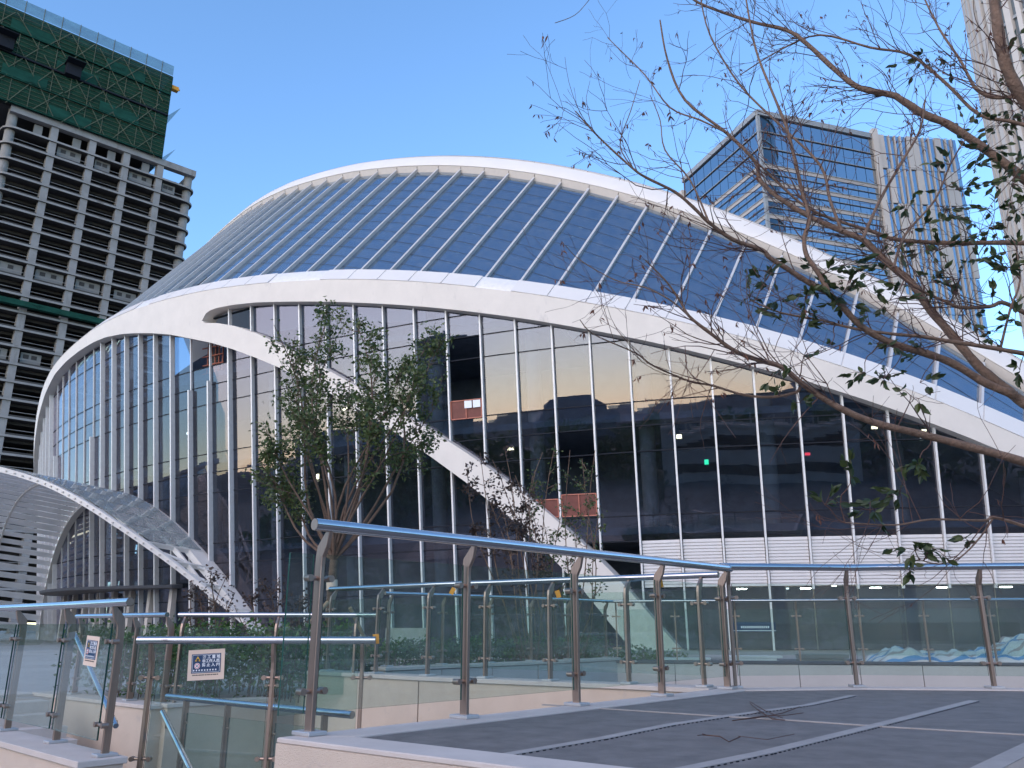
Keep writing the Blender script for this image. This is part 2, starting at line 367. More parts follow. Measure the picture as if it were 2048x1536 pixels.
for k in S_K[:-1]:
    sm = 2 * k + 1
    def lo_e(s):
        return max(GZ, -1 + 10.5 * (1 - ((s - 58) / 19.3) ** 2)) if 38.7 < s < 77.3 else GZ
    if sm > 17: cells(lambda s: GZ, lambda s: B_low(s) + .25 if s > 16.6 else GZ, k, 'L')
    if sm < 44: cells(lambda s: (B_up(s) - .3 if s > 14.1 else GZ), lambda s: A_low(s) + .25, k, 'R')
# transoms
def transom(s0, s1, z, name='transom'):
    rows = []
    for s in np.linspace(s0, s1, max(3, int((s1 - s0) / 1.5))):
        zz = z + zs(s); rows.append([surf(s, zz - .03, .02), surf(s, zz + .03, .02), surf(s, zz + .03, -.16), surf(s, zz - .03, -.16)])
    mb = MB(); mb.sweep(rows); kid(mb, name, M['joint'])
def spans(ok, a=-12, b=84, st=.25):
    out_, cur = [], None; s = a
    while s <= b:
        if ok(s):
            if cur is None: cur = s
        elif cur is not None: out_.append((cur, s)); cur = None
        s += st
    if cur is not None: out_.append((cur, b))
    return [x for x in out_ if x[1] - x[0] > .6]
for z in ROWS[1:-1]:
    for a, b in spans(lambda s: s > 16.8 and z < B_low(s) + .1): transom(a, b, z)
    for a, b in spans(lambda s: s < 44 and z + zs(s) < A_low(s) + .1 and (s < 14.2 or z > B_up(s) - .2) and not (s < 15 and z < 3)): transom(a, b, z)
# white louvre band at the right
def louvre(k):
    s0, s1 = 2.0 * k + .08, 2.0 * k + 1.92; z0, z1 = 1.62, 3.9; n = 15
    prof = []
    for i in range(n):
        a = z0 + (z1 - z0) * i / n; h = (z1 - z0) / n
        prof += [(a, .11), (a + h * .62, .1), (a + h * .68, .05), (a + h * .96, .05)]
    rows = []
    for s in np.linspace(s0, s1, 3): rows.append([surf(s, z + zs(s), o) for z, o in prof] + [surf(s, z1 + zs(s), -.05), surf(s, z0 + zs(s), -.05)])
    mb = MB(); mb.sweep(rows); kid(mb, 'louvre_panel', M['louvre'])
for k in range(-6, 8): louvre(k)
# white strip of metal flashing on top of the long arch, one panel per bay
def crest(s): return surf(s, A_fr(s), FO)
for k in range(-5, 41):
    if k in (11, 17, 18, 25): continue
    s0, s1 = 2 * k + .03, 2 * k + 1.97; nn = unit(np.cross(tang(2 * k + 1), DR))
    if np.dot(nn, nrm(2 * k + 1)) < 0: nn = -nn
    p = [crest(s0) + vec(0, 0, .03), crest(s1) + vec(0, 0, .03), crest(s1) + DR * 1.12, crest(s0) + DR * 1.12]
    mb = MB(); mb.pane(p, nn, .05); kid(mb, 'flashing_panel', M['cap'])
rows = []                                       # grey metal bed below the flashing
for s in np.linspace(-10, 82, 120):
    c = crest(s) - nrm(s) * .03; rows.append([c + vec(0, 0, .0), c + DR * 1.1, c + DR * 1.1 - vec(0, 0, .2), c - vec(0, 0, .2)])
mb = MB(); mb.sweep(rows); kid(mb, 'flashing_bed', M['mullion'], True)
M['purlin'] = mat('slate_purlin', (.04, .055, .085), .6, spec=.2)
# roof: parallel ribs, panes in rows parallel to the cap
def rbot(s): return surf(s, A_fr(s), .45)
def rtop(s): return surf(s, A_fr(s) , .2) + DR * (RL(s) + 1.25)
def rn(s):
    t = unit(rtop(s + .5) - rtop(s - .5)); n = unit(np.cross(t, DR))
    if np.dot(n, nrm(s)) < 0: n = -n
    return n
RK = list(range(-5, 40))
for k in RK:
    s = 2.0 * k; n = rn(s); T = rtop(s); Lr = RL(s) + 1.15
    if Lr < 1.2: continue
    mb = MB(); mb.beam(T - DR * Lr + n * .08, T + DR * .1 + n * .08, .125, .3, n); kid(mb, 'roof_rib', M['rib'])
PIT = 1.12
npn = 0; rest = MB(); glz = []
for k in RK[:-1]:
    s0, s1 = 2.0 * k + .06, 2.0 * k + 1.94; n = rn(2 * k + 1)
    Lm = RL(2 * k + 1) + 1.0; j = 0; d = 0.0
    while d < Lm - .15:
        d2 = min(d + (PIT if j else .7), Lm); g = .02
        p = [rtop(s0) - DR * (d2 - g), rtop(s1) - DR * (d2 - g), rtop(s1) - DR * (d + g), rtop(s0) - DR * (d + g)]
        p = [q + n * rng.uniform(-.006, .006) for q in p]
        glz.append((k, j, p, n)); d = d2; j += 1
# the panes largest in the photograph are parts, the far left ones one mass
glz.sort(key=lambda a: a[0])
for (k, j, p, n) in glz:
    mat_ = M['rglass'] if j else M['soffit_d'] if 'soffit_d' in M else M['rglass']
    if npn < 298 and k >= -2: mb = MB(); mb.pane(p, n, .03); kid(mb, 'roof_pane', M['rglass']); npn += 1
    else: rest.pane(p, n, .03)
kid(rest, 'far_roof_panes', M['rglass'])['kind'] = 'stuff'
purl = MB()
for j in range(18):
    d = .7 + PIT * j
    pts = []
    for s in np.arange(-10, 77, 1.0):
        if RL(s) + 1.0 > d + .05: pts.append(s)
    for a, b in zip(pts[:-1], pts[1:]):
        if b - a > 1.5: continue
        n = rn(a); purl.beam(rtop(a) - DR * d - n * .05, rtop(b) - DR * d - n * .05, .12, .045, DR)
kid(purl, 'roof_purlins', M['purlin'])['kind'] = 'stuff'
# white cap along the crest, built in overlapping tiers
def capsec(s, pts):
    n = rn(s); T = rtop(s); return [T + DR * a + n * b for a, b in pts]
def cap(name, pts, m, s0=-9, s1=72):
    rows = [capsec(s, pts) for s in np.linspace(s0, s1, 110)]
    mb = MB(); mb.sweep(rows); kid(mb, name, M[m], True)
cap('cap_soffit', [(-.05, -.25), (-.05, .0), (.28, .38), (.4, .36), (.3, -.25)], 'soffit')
cap('cap_fascia', [(.26, .42), (.31, .46), (1.5, .52), (1.5, .1), (.4, .1)], 'cap')
cap('cap_upper_tier', [(1.46, .38), (1.86, .38), (1.9, .2), (1.9, -.2), (1.4, .0)], 'cap')
cap('cap_ridge', [(1.88, .25), (2.2, .22), (2.25, -.4), (1.8, -.2)], 'cap')
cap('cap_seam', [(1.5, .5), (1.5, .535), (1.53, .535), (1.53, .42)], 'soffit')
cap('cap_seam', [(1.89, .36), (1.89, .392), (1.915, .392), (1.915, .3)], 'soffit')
for k in range(-3, 34, 2):                      # joints of the upper tier
    s = 2.0 * k + .7; mb = MB(); mb.beam(rtop(s) + DR * 1.55 + rn(s) * .385, rtop(s) + DR * 1.88 + rn(s) * .385, .03, .012, rn(s)); kid(mb, 'tier_joint', M['joint'])
for k in range(-4, 36):                         # joints between soffit panels
    s = 2.0 * k; n = rn(s); T = rtop(s)
    mb = MB(); mb.beam(T - DR * .04 + n * .02, T + DR * .25 + n * .35, .03, .03, tang(s)); kid(mb, 'soffit_joint', M['joint'])
# back of the roof and the inside of the hall
rows = []
for s in np.linspace(-9, 76, 40):
    T = rtop(s) + DR * 1.9; hb = vec(DR[0], DR[1], 0) / math.hypot(DR[0], DR[1])
    rows.append([T, T + hb * 1.5 - vec(0, 0, 1.2), T + hb * 6 - vec(0, 0, .28 * T[2]), vec(*(T + hb * 11)[:2], T[2] * .45), vec(*(T + hb * 14)[:2], GZ)])
mb = MB(); mb.sweep(rows, closed=False); kid(mb, 'back_roof', M['cap'], True)
for z in (4.55, 10.3, 16.05):
    rows = []
    smin = min([s for s in np.arange(-12, 40, .5) if A_fr(s) > z + .8])
    for s in np.linspace(smin, 84, 60): rows.append([surf(s, z, -.4), surf(s, z + .35, -.4), surf(s, z + .35, -13), surf(s, z, -13)])
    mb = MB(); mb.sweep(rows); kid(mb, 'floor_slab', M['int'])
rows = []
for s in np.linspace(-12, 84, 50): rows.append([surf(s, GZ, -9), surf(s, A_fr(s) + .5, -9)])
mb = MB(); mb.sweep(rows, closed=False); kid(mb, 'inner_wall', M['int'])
rows = []
for s in np.linspace(-12, 15, 20): rows.append([surf(s, GZ, -4.5), surf(s, 4.4, -4.5)])
mb = MB(); mb.sweep(rows, closed=False); kid(mb, 'lobby_wall', M['wallp'])
for k in range(-1, 14):
    s = -3 + 6.2 * k
    mb = MB(); mb.tube([surf(s, GZ, -2.2), surf(s, min(19, A_fr(s) - .3), -2.2)], .42, 14); kid(mb, 'inner_column', M['intl'], True)
# ------------------------------------------------------------------ entrance canopy: a vault growing out of the wall at the left
canopy = thing('entrance_canopy', 'white slatted vault canopy curving out of the hall at lower left', 'canopy', loc=tuple(surf(58, GZ, 2)))
CN = nrm(58.0); CAX = vec(CN[0], CN[1], .10)
def arch(s): return surf(s, -1.05 + 10.55 * (1 - ((s - 58) / 19.3) ** 2), .05)
CT = table([(38.7, .25), (40.5, 1.2), (42, 2.2), (43.5, 3.1), (45, 4.0), (46.5, 4.8), (48, 5.4), (49.5, 6.0), (51, 6.6), (52.5, 7.6), (54, 8.8), (55.5, 10.2), (57, 11.8), (59, 13.5), (62, 15), (66, 15), (72, 12), (77, 4)])
def vault(s, t, o=0.0):
    p = arch(s) + CAX * t
    if o: p = p + vnorm(s) * o
    return p
def vnorm(s):
    t = unit(arch(s + .2) - arch(s - .2)); n = unit(np.cross(t, CAX)); return n if n[2] > 0 or True else -n
if vnorm(58)[2] < 0:
    _v = vnorm; vnorm = lambda s: -_v(s)
rows = []                                       # edge beam with bolt heads
for s in np.linspace(38.9, 70, 70):
    n = vnorm(s); p = vault(s, CT(s)); a = unit(CAX)
    rows.append([p - n * .16 - a * .14, p - n * .16 + a * .14, p + n * .16 + a * .14, p + n * .16 - a * .14])
MB().sweep(rows).build('edge_beam', M['cap'], canopy, True)
rows = []
for s in np.linspace(38.7, 77.3, 70):
    n = vnorm(s); p = arch(s); a = unit(CAX)
    wa = .4 + .75 * max(0, 1 - abs(s - 44) / 9); rows.append([p - n * .3 - a * .05, p - n * .3 + a * wa, p + n * .12 + a * wa, p + n * .12 - a * .05])
MB().sweep(rows).build('wall_arch', M['cap'], canopy, True)
studs = MB()
for s in np.arange(39.3, 64, .42):
    n = vnorm(s); studs.box(vault(s, CT(s)) + unit(CAX) * .17, (.1, .1, .08))
studs.build('edge_studs', M['soffit'], canopy)['kind'] = 'stuff'
# glazed flank: cross strips of glass between white ribs
SV = list(np.arange(39.2, 56, 1.4))
for i, (s0, s1) in enumerate(zip(SV[:-1], SV[1:])):
    n = vnorm((s0 + s1) / 2)
    if s0 > 43.5:
        T0, T1 = CT(s0) - .25, CT(s1) - .25; nseg = max(1, int(round((T0 + T1) / 2 / 2.0)))
        for q in range(nseg):
            a0, a1 = .3 + (T0 - .3) * q / nseg, .3 + (T0 - .3) * (q + 1) / nseg - .04; b0, b1 = .3 + (T1 - .3) * q / nseg, .3 + (T1 - .3) * (q + 1) / nseg - .04
            MB().pane([vault(s0 + .04, a0, .2), vault(s0 + .04, a1, .2), vault(s1 - .04, b1, .2), vault(s1 - .04, b0, .2)], n, .03).build('canopy_pane', M['cglass'], canopy)
    MB().beam(vault(s0, .1), vault(s0, CT(s0)), .10, .30, n).build('purlin', M['cap'], canopy)
for t in (2.0, 4.0, 6.2):
    ss = [s for s in np.linspace(39, 57, 40) if CT(s) > t + .1]
    rows = []
    for s in ss:
        n = vnorm(s); p = vault(s, t); a = unit(CAX); rows.append([p - n * .2 - a * .06, p - n * .2 + a * .06, p + n * .1 + a * .06, p + n * .1 - a * .06])
    MB().sweep(rows).build('cross_rib', M['cap'], canopy, True)
for s in (40.2, 41.6, 43.0):                   # bare struts near the foot
    MB().tube([vault(s, .3), vault(s + 1.1, CT(s + 1.1) - .3)], .1, 10).build('strut', M['cap'], canopy, True)
# slatted far flank
for i, s in enumerate(np.arange(56.4, 76.5, .86)):
    Tm = max(3, CT(s)) + 3.0
    p0, p1 = vault(s, .2), vault(s, Tm); wd_s = .74 if s < 66 else .5; q0, q1 = vault(s + wd_s, .2), vault(s + wd_s, Tm)
    MB().pane([p0, p1, q1, q0], vnorm(s + .3), .03).build('slat', M['slat'], canopy)
for t in (4.5, 9.0, 13.5):
    rows = []
    for s in np.linspace(56, 77, 40):
        n = vnorm(s); p = vault(s, t, -.12); a = unit(CAX); rows.append([p - n * .12 - a * .07, p - n * .12 + a * .07, p + n * .06 + a * .07, p + n * .06 - a * .07])
    MB().sweep(rows).build('cross_rib', M['cap'], canopy, True)
# flat porch roof over the doors
pr = []
for s in np.linspace(47, 68, 24):
    d = 3.2 * math.sin(math.pi * min(1, max(0, (s - 46.5) / 22))) ** .6; pr.append([surf(s, 2.45, .1), surf(s, 2.45, .2 + d), surf(s, 2.62, .25 + d), surf(s, 2.75, .1)])
MB().sweep(pr).build('porch_roof', M['darkslab'], canopy)
for s in np.arange(48, 68, 2.6):
    MB().box(surf(s, .7, .35), (.35, .35, 3.5), (tang(s), nrm(s), UPV)).build('porch_column', M['soffit'], canopy)

# ------------------------------------------------------------------ concrete tower under construction
def frame_tower():
    C = at_d(386, 345, 190.0); fd = vec(math.sin(R(47.5)), math.cos(R(47.5)), 0)       # along the front face, away to the right
    nf = vec(fd[1], -fd[0], 0);
    if np.dot(nf, -C) < 0: nf = -nf
    def F(u, v): return on_plane(u, v, C, nf)
    L0 = F(22, 222); W = np.dot(C - L0, fd); A = C - fd * W
    root = thing('concrete_tower', 'grey concrete tower frame rising behind the hall at left', 'building', loc=(C[0], C[1], -1.6))
    ztop = C[2]; fh = 3.55; nfl = 26; dep = 26.0
    X, Y = fd, -nf                              # right along the face, into the building
    def pt(x, y, z): return vec(A[0], A[1], 0) + X * x + Y * y + UPV * z
    def ring(x0, x1, y0, y1, r, z0, z1, name, m):
        cs = []
        for cx, cy, a0 in ((x1 - r, y0 + r, -90), (x1 - r, y1 - r, 0), (x0 + r, y1 - r, 90), (x0 + r, y0 + r, 180)):
            for q in range(5):
                a = R(a0 + 22.5 * q); cs.append((cx + r * math.cos(a), cy + r * math.sin(a)))
        mb = MB(); mb.sweep([[pt(x, y, z0) for x, y in cs], [pt(x, y, z1) for x, y in cs]]); mb.m[-1] = mb.m[-2] = 1; return mb.build(name, [m, M['concd']], root)  # slab tops and undersides get the dark copy, shade put into the colour
    colx = [0, W * .245, W * .462, W * .652, W * .833, W]
    colx = [0.0] + [float(np.dot(F(u, v) - A, X)) for u, v in ((111, 250), (186, 280), (254, 303), (321, 325))] + [W]
    z = ztop - 4.6; k = 0
    while z > 4:
        ring(-1.0, W + 1.0, -1.0, dep, 2.4, z - .42, z, 'floor_slab', M['conc'])
        if k > 0:
            ring(1.2, W - 1.2, 1.6, dep - 2, 2.2, z - 1.0, z - .46, 'edge_beam', M['concd'])
            # low kerb on the slab
            MB().box(pt(W / 2, -.55, z + .22), (W - 4, .12, .44), (X, Y, UPV)).build('parapet', M['concd'], root); MB().tube([pt(1, -.5, z + 1.1), pt(W - 1, -.5, z + 1.1)], .06, 5).build('guard_line', M['conc'], root)
        z -= fh; k += 1
    zb = -1.6
    for i, x in enumerate(colx):
        rnd = i in (0, len(colx) - 1); xx = min(max(x, .6), W - .6)
        if rnd: MB().tube([pt(xx, 1.0, zb), pt(xx, 1.0, ztop)], .95, 14).build('round_column', M['conc'], root, True)
        else: MB().box(pt(x, .2, (zb + ztop) / 2), (1.4, 1.7, ztop - zb), (X, Y, UPV)).build('column', M['conc'], root)
        MB().box(pt(xx, 9, (zb + ztop) / 2), (1.6, 1.6, ztop - zb - 2), (X, Y, UPV)).build('inner_column', M['concd'], root)
    for y in (8, 16, 24): MB().tube([pt(.4, y, zb), pt(.4, y, ztop - 4)], .8, 10).build('side_column', M['conc'], root, True); MB().tube([pt(W - .4, y, zb), pt(W - .4, y, ztop - 4)], .8, 10).build('side_column', M['conc'], root, True)
    MB().beam(pt(-.2, -.2, ztop - .7), pt(W + .4, -.2, ztop - .7), 1.6, 1.5).build('roof_beam', M['conc'], root)
    MB().beam(pt(W, 0, ztop - .7), pt(W, dep * .5, ztop - .7), 1.2, 1.2).build('roof_beam', M['conc'], root)
    MB().beam(pt(W - 4, 0, ztop - 4.5), pt(W - .3, dep * .3, ztop - .9), .8, .8).build('roof_brace', M['conc'], root)
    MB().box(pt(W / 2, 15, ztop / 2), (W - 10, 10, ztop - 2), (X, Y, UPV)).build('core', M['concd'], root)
    for (i, fl, h, f0, f1) in ((1, 1, 3.2, 0, .9), (2, 1, 3.2, .0, .65), (3, 1, 3.2, 0, 1), (4, 1, 3.0, 0, .55), (1, 9, 3.0, 0, 1), (2, 9, 3.0, .0, 1), (3, 9, 2.8, .1, 1), (0, 9, 2.8, 0, 1), (0, 14, 2.8, .2, 1), (1, 14, 2.8, 0, .7), (0, 19, 3, .3, 1)):
        x0 = colx[i] + 1.2 + (colx[i + 1] - colx[i] - 2.4) * f0; x1 = colx[i] + 1.2 + (colx[i + 1] - colx[i] - 2.4) * f1
        zf = ztop - 4.6 - fh * fl; MB().box(pt((x0 + x1) / 2, .5, zf + h / 2), (x1 - x0, .3, h), (X, Y, UPV)).build('infill_wall', M['block'], root)
        for q in range(2): MB().box(pt(x0 + (x1 - x0) * (.25 + .4 * q), .33, zf + h * .72), (1.0, .1, .8), (X, Y, UPV)).build('wall_opening', M['concd'], root)
    for i in range(4):                           # infill strips beside the roof storey columns
        MB().box(pt(colx[i + 1] - 2.9, .8, ztop - 3.2), (1.6, .6, 3.0), (X, Y, UPV)).build('infill_wall', M['block'], root)
    # green catch net belt part way up
    zc = float(F(60, 618)[2]); MB().box(pt(W * .33, -1.9, zc), (W * .95, 1.2, 1.1), (X, Y, UPV)).build('catch_net', M['net2'], root)
    # wrapped top storeys with bamboo scaffolding
    x1 = float(np.dot(F(330, 240) - A, X)); x0 = -30.0; zt = float(F(345, 160)[2]) ; z0 = ztop - .2
    wrap = thing('scaffold_wrap', 'dark green netted scaffolding wrapping the top of the concrete tower', 'scaffolding', loc=tuple(pt(x1, -1, z0)))
    nlev = 4; lh = (zt - z0) / nlev
    for q in range(nlev):
        MB().box(pt((x0 + x1) / 2, -1.4, z0 + lh * (q + .5)), (x1 - x0, .12, lh - .15), (X, Y, UPV)).build('net_panel', M['net'], wrap)
        MB().box(pt(x1 + .1, 9, z0 + lh * (q + .5)), (.12, 20.6, lh - .15), (X, Y, UPV)).build('net_panel', M['net'], wrap)
        MB().box(pt((x0 + x1) / 2, -1.75, z0 + lh * (q + .04)), (x1 - x0, .4, .35 if q == 2 else .2), (X, Y, UPV)).build('ledger', M['joint'] if q == 2 else M['net2'], wrap)
        for i, xx in enumerate(np.arange(x0 + 8, x1 - 9, 9.5)):
            if (i + q) % 2: MB().box(pt(xx + 4, -1.62, z0 + lh * (q + .32)), (8.5, .06, lh * .42), (X, Y, UPV)).build('net_patch', M['net2'], wrap)
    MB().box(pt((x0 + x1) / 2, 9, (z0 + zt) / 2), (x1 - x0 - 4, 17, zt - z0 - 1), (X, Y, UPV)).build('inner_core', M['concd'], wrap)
    MB().box(pt((x0 + x1) / 2, -1.4, zt + 1.5), (x1 - x0, .05, 2.6), (X, Y, UPV)).build('top_netting', M['net3'], wrap)
    for xx in np.arange(x0, x1 + .1, 3.6): MB().tube([pt(xx, -1.55, z0), pt(xx, -1.55, zt + 2.9)], .075, 5).build('scaffold_post', M['bamboo'], wrap)
    r2 = random.Random(5)
    for xx in np.arange(x0 + 2, x1 - 4, 5.2):
        for q in range(3):
            zz = z0 + (zt - z0) * (q / 3.0) + r2.uniform(-.6, .6); h = (zt - z0) / 3.4
            for sg in (1, -1):
                if r2.random() < .12: continue
                a, b = (zz, zz + h) if sg > 0 else (zz + h, zz)
                MB().tube([pt(xx + r2.uniform(-.5, .5), -1.75, a), pt(xx + 4.6 + r2.uniform(-.6, .6), -1.75, b)], .085, 5).build('brace_pole', M['bamboo'], wrap)
    hz_ = MB()
    for zz in np.arange(z0 + .8, zt, .95): hz_.beam(pt(x0, -1.52, zz), pt(x1, -1.52, zz + .02), .08, .07)
    hz_.build('ledger_poles', M['bamboo'], wrap)['kind'] = 'stuff'
    for (u, v) in ((352, 207), (345, 292)):      # catch fans sticking out at the right
        P = pt(x1 + .2, 2, 0); z1 = float(F(u - 12, v)[2])
        MB().pane([pt(x1, 0, z1 - 4), pt(x1 + 3.2, 0, z1), pt(x1 + 3.2, 9, z1), pt(x1, 9, z1 - 4)], vec(.3, 0, 1), .08).build('catch_fan', M['net3'], wrap)
    for (u, v) in ((140, 153), (5, 97)):
        p = F(u, v); x = float(np.dot(p - A, X)); MB().box(pt(x, -2.3, p[2]), (3.0, 1.6, 2.6), (X, Y, UPV)).build('loading_box', M['joint'], wrap)
        MB().box(pt(x, -3.4, p[2] + 1.4), (3.6, 3.6, .15), (X, Y, UPV)).build('loading_platform', M['joint'], wrap)
    p = F(349, 178); x = float(np.dot(p - A, X)); MB().box(pt(x1 + 1.2, 0, p[2]), (1.6, 1.2, 1.0), (X, Y, UPV)).beam(pt(x1 - .5, 0, p[2] - .3), pt(x1 + 2.4, 0, p[2] + .2), .3, .3).build('hoist', M['orange'], wrap)
def netmat(name, c, alpha, sc_=1.0):
    m, t, b, o = nodes(name)
    tc = N(t, 'ShaderNodeTexCoord'); nz = N(t, 'ShaderNodeTexNoise'); nz.inputs['Scale'].default_value = .25 * sc_; nz.inputs['Detail'].default_value = 8; nz.inputs['Roughness'].default_value = .75
    mp = N(t, 'ShaderNodeMapping'); mp.inputs['Scale'].default_value = (1, 1, 3); t.links.new(tc.outputs['Object'], mp.inputs[0]); t.links.new(mp.outputs[0], nz.inputs['Vector'])
    c = np.array(c); r = ramp(t, nz.outputs[0], [(.3, tuple(c * .55)), (.5, tuple(c)), (.72, tuple(np.clip(c * 1.6, 0, 1)))])
    t.links.new(r.outputs[0], b.inputs['Base Color']); b.inputs['Roughness'].default_value = .9; b.inputs['Specular IOR Level'].default_value = .1
    tr = N(t, 'ShaderNodeBsdfTransparent'); mx = N(t, 'ShaderNodeMixShader', i_0=alpha); t.links.new(tr.outputs[0], mx.inputs[1]); t.links.new(b.outputs[0], mx.inputs[2]); t.links.new(mx.outputs[0], o.inputs[0])
    return m
M['net'] = netmat('green_netting', (.016, .055, .034), .86)
M['net2'] = netmat('green_netting_dense', (.016, .07, .05), .9)
M['net3'] = netmat('pale_netting', (.10, .22, .25), .4)
M['bamboo'] = mat('bamboo_pole', (.09, .10, .06), .7, var=.3)
frame_tower()

# ------------------------------------------------------------------ office towers at the right
M['oglass'] = glass('office_glass', (.10, .14, .18), .5, .02, .004, .12, (.8, .9, 1))
M['opan'] = mat('office_spandrel', (.42, .39, .37), .6, var=.1, scale=.2)
M['obar'] = mat('office_mullion', (.35, .36, .36), .5, .3)
M['ofin'] = mat('pale_stone_fin', (.55, .51, .47), .6, var=.06, scale=.2)
M['room'] = mat('office_room', (.05, .06, .07), .8, var=.4, scale=.4)
M['blind'] = mat('drawn_blind', (.32, .36, .38), .8, var=.2, scale=.5)
def office():
    D = 170.0; K = at_d(1514, 224, D); K = vec(K[0], K[1], K[2])
    dr = vec(math.sin(R(72.3)), math.cos(R(72.3)), 0); dl = vec(math.sin(R(-20)), math.cos(R(-20)), 0)
    nr = vec(dr[1], -dr[0], 0); nl = vec(-dl[1], dl[0], 0)
    if np.dot(nr, -K) < 0: nr = -nr
    if np.dot(nl, -K) < 0: nl = -nl
    Wr = float(np.dot(on_plane(1740, 275, K, nr) - K, dr)); Wl = float(np.dot(on_plane(1366, 345, K, nl) - K, dl))
    root = thing('office_block', 'blue glass office block with pale floor bands behind the roof', 'building', loc=(K[0], K[1], -1.6))
    zt = K[2]; zb = -1.6
    core = MB(); a, b = vec(K[0], K[1], 0), 0
    i0 = vec(K[0], K[1], 0) + dr * .6 + dl * .6
    q = [i0, i0 + dr * (Wr - .4), i0 + dr * (Wr - .4) + dl * (Wl - .4), i0 + dl * (Wl - .4)]
    core.hexa([p + UPV * zb for p in q] + [p + UPV * (zt - .3) for p in q]); core.build('core', M['room'], root)
    fh = 4.1; r2 = random.Random(11)
    MB().beam(K - dl * .0 + nr * .3 - dr * .3 + UPV * -.3, K + dr * Wr + nr * .3 - UPV * .3, .6, 1.3).build('parapet', M['obar'], root)
    MB().beam(K + nl * .3 - UPV * .3, K + dl * Wl + nl * .3 - UPV * .3, .6, 1.3).build('parapet', M['obar'], root)
    z = zt - 1.0; lev = 0
    while z > zt - 62:
        top = lev < 3
        for (dd, nn, Wd, nc) in ((dr, nr, Wr, 11), (dl, nl, Wl, 10)):
            base = vec(K[0], K[1], 0); bs = .85
            if not top:                          # pale spandrel band
                MB().box(base + dd * Wd / 2 + nn * .12 + UPV * (z - bs / 2), (Wd, .3, bs), (dd, nn, UPV)).build('spandrel', M['opan'], root)
                zz0, zz1 = z - fh + .1, z - bs
            else: zz0, zz1 = z - fh + .1, z - .1
            MB().box(base + dd * Wd / 2 + nn * .3 + UPV * (zz0 - .05), (Wd + .4, .25, .16), (dd, nn, UPV)).build('floor_line', M['obar'], root)
            if not top: MB().box(base + dd * Wd / 2 + nn * .3 + UPV * ((zz0 + zz1) / 2 + .2), (Wd + .3, .2, .1), (dd, nn, UPV)).build('floor_line', M['obar'], root)
            xs = np.linspace(0, Wd, nc + 1)
            for x0, x1 in zip(xs[:-1], xs[1:]):
                if z < zt - 50: continue
                MB().box(base + dd * (x0 + x1) / 2 + nn * .08 + UPV * (zz0 + zz1) / 2, (x1 - x0 - .14, .08, zz1 - zz0), (dd, nn, UPV)).build('window', M['oglass'], root)
            bl = MB(); nb_ = 0
            for x0, x1 in zip(xs[:-1], xs[1:]):
                if r2.random() < .3 and not top: bl.box(base + dd * (x0 + (x1 - x0) * .5) - nn * .3 + UPV * ((zz0 + zz1) / 2), ((x1 - x0) * r2.uniform(.3, .9), .05, zz1 - zz0), (dd, nn, UPV)); nb_ += 1
            if nb_: bl.build('blinds', M['blind'], root)['kind'] = 'stuff'
        z -= fh; lev += 1
    # corner trim
    MB().box(vec(K[0], K[1], 0) + UPV * (zt - 31), (.7, .7, 62), (dr, nr, UPV)).build('corner_post', M['obar'], root)
    MB().box(vec(K[0], K[1], 0) + dl * (Wl + .8) + UPV * (zt - 32), (1.6, 1.6, 58), (dl, nl, UPV)).build('end_fin', M['ofin'], root)
    # second tower: staggered vertical strips
    S0 = vec(*(K + dr * (Wr + .2))[:2], 0); dr2 = vec(math.sin(R(84)), math.cos(R(84)), 0); n2 = vec(dr2[1], -dr2[0], 0)
    if np.dot(n2, -K) < 0: n2 = -n2
    W2 = float(np.dot(on_plane(1912, 292, S0, n2) - S0, dr2)); z2 = float(on_plane(1740, 268, S0, n2)[2])
    t2 = thing('striped_tower', 'tall tower of staggered pale and glass strips beside the blue office block', 'building', loc=(S0[0], S0[1], -1.6))
    c = [S0 + dr2 * .3 - n2 * .5, S0 + dr2 * (W2 - .3) - n2 * .5, S0 + dr2 * (W2 - .3) - n2 * 22, S0 + dr2 * .3 - n2 * 22]
    MB().hexa([p + UPV * zb for p in c] + [p + UPV * (z2 - .2) for p in c]).build('core', M['room'], t2)
    MB().box(S0 + dr2 * .7 + n2 * .3 + UPV * (z2 / 2), (1.4, 1.2, z2 + 2), (dr2, n2, UPV)).build('end_fin', M['ofin'], t2)
    nb = 14; pw = (W2 - 1.4) / nb; hb = 9.0
    for lev in range(10):
        zz1 = z2 - .3 - hb * lev; zz0 = zz1 - hb + .15
        for i in range(nb):
            x = 1.4 + pw * (i + .5); sh = (i * 7 + lev * 3) % 5
            if sh == 0 or (sh == 2 and i % 3 == 0): MB().box(S0 + dr2 * x + n2 * .25 + UPV * ((zz0 + zz1) / 2), (pw - .12, .5, zz1 - zz0), (dr2, n2, UPV)).build('strip_panel', M['ofin'], t2)
            else:
                MB().box(S0 + dr2 * x + n2 * .05 + UPV * ((zz0 + zz1) / 2), (pw - .1, .1, zz1 - zz0), (dr2, n2, UPV)).build('window', M['oglass'], t2)
                MB().box(S0 + dr2 * (x - pw / 2) + n2 * .3 + UPV * ((zz0 + zz1) / 2), (.22, .5, zz1 - zz0), (dr2, n2, UPV)).build('fin', M['ofin'], t2)
    # third tower, rounded, at the right edge
    P = at_d(1998, 640, 150.0); rr = 17.0; e = at_d(1976, 300, 150)
    ctr = vec(e[0], e[1], 0) + unit(vec(e[1], -e[0], 0)) * (rr + .2) 
    t3 = thing('round_tower', 'rounded pale ribbed tower at the right edge of the picture', 'building', loc=(ctr[0], ctr[1], -1.6))
    h3 = 150.0
    MB().tube([ctr + UPV * zb, ctr + UPV * h3], rr - .5, 48).build('core', M['oglass2'], t3, True)
    base_a = math.atan2(-ctr[1], -ctr[0])
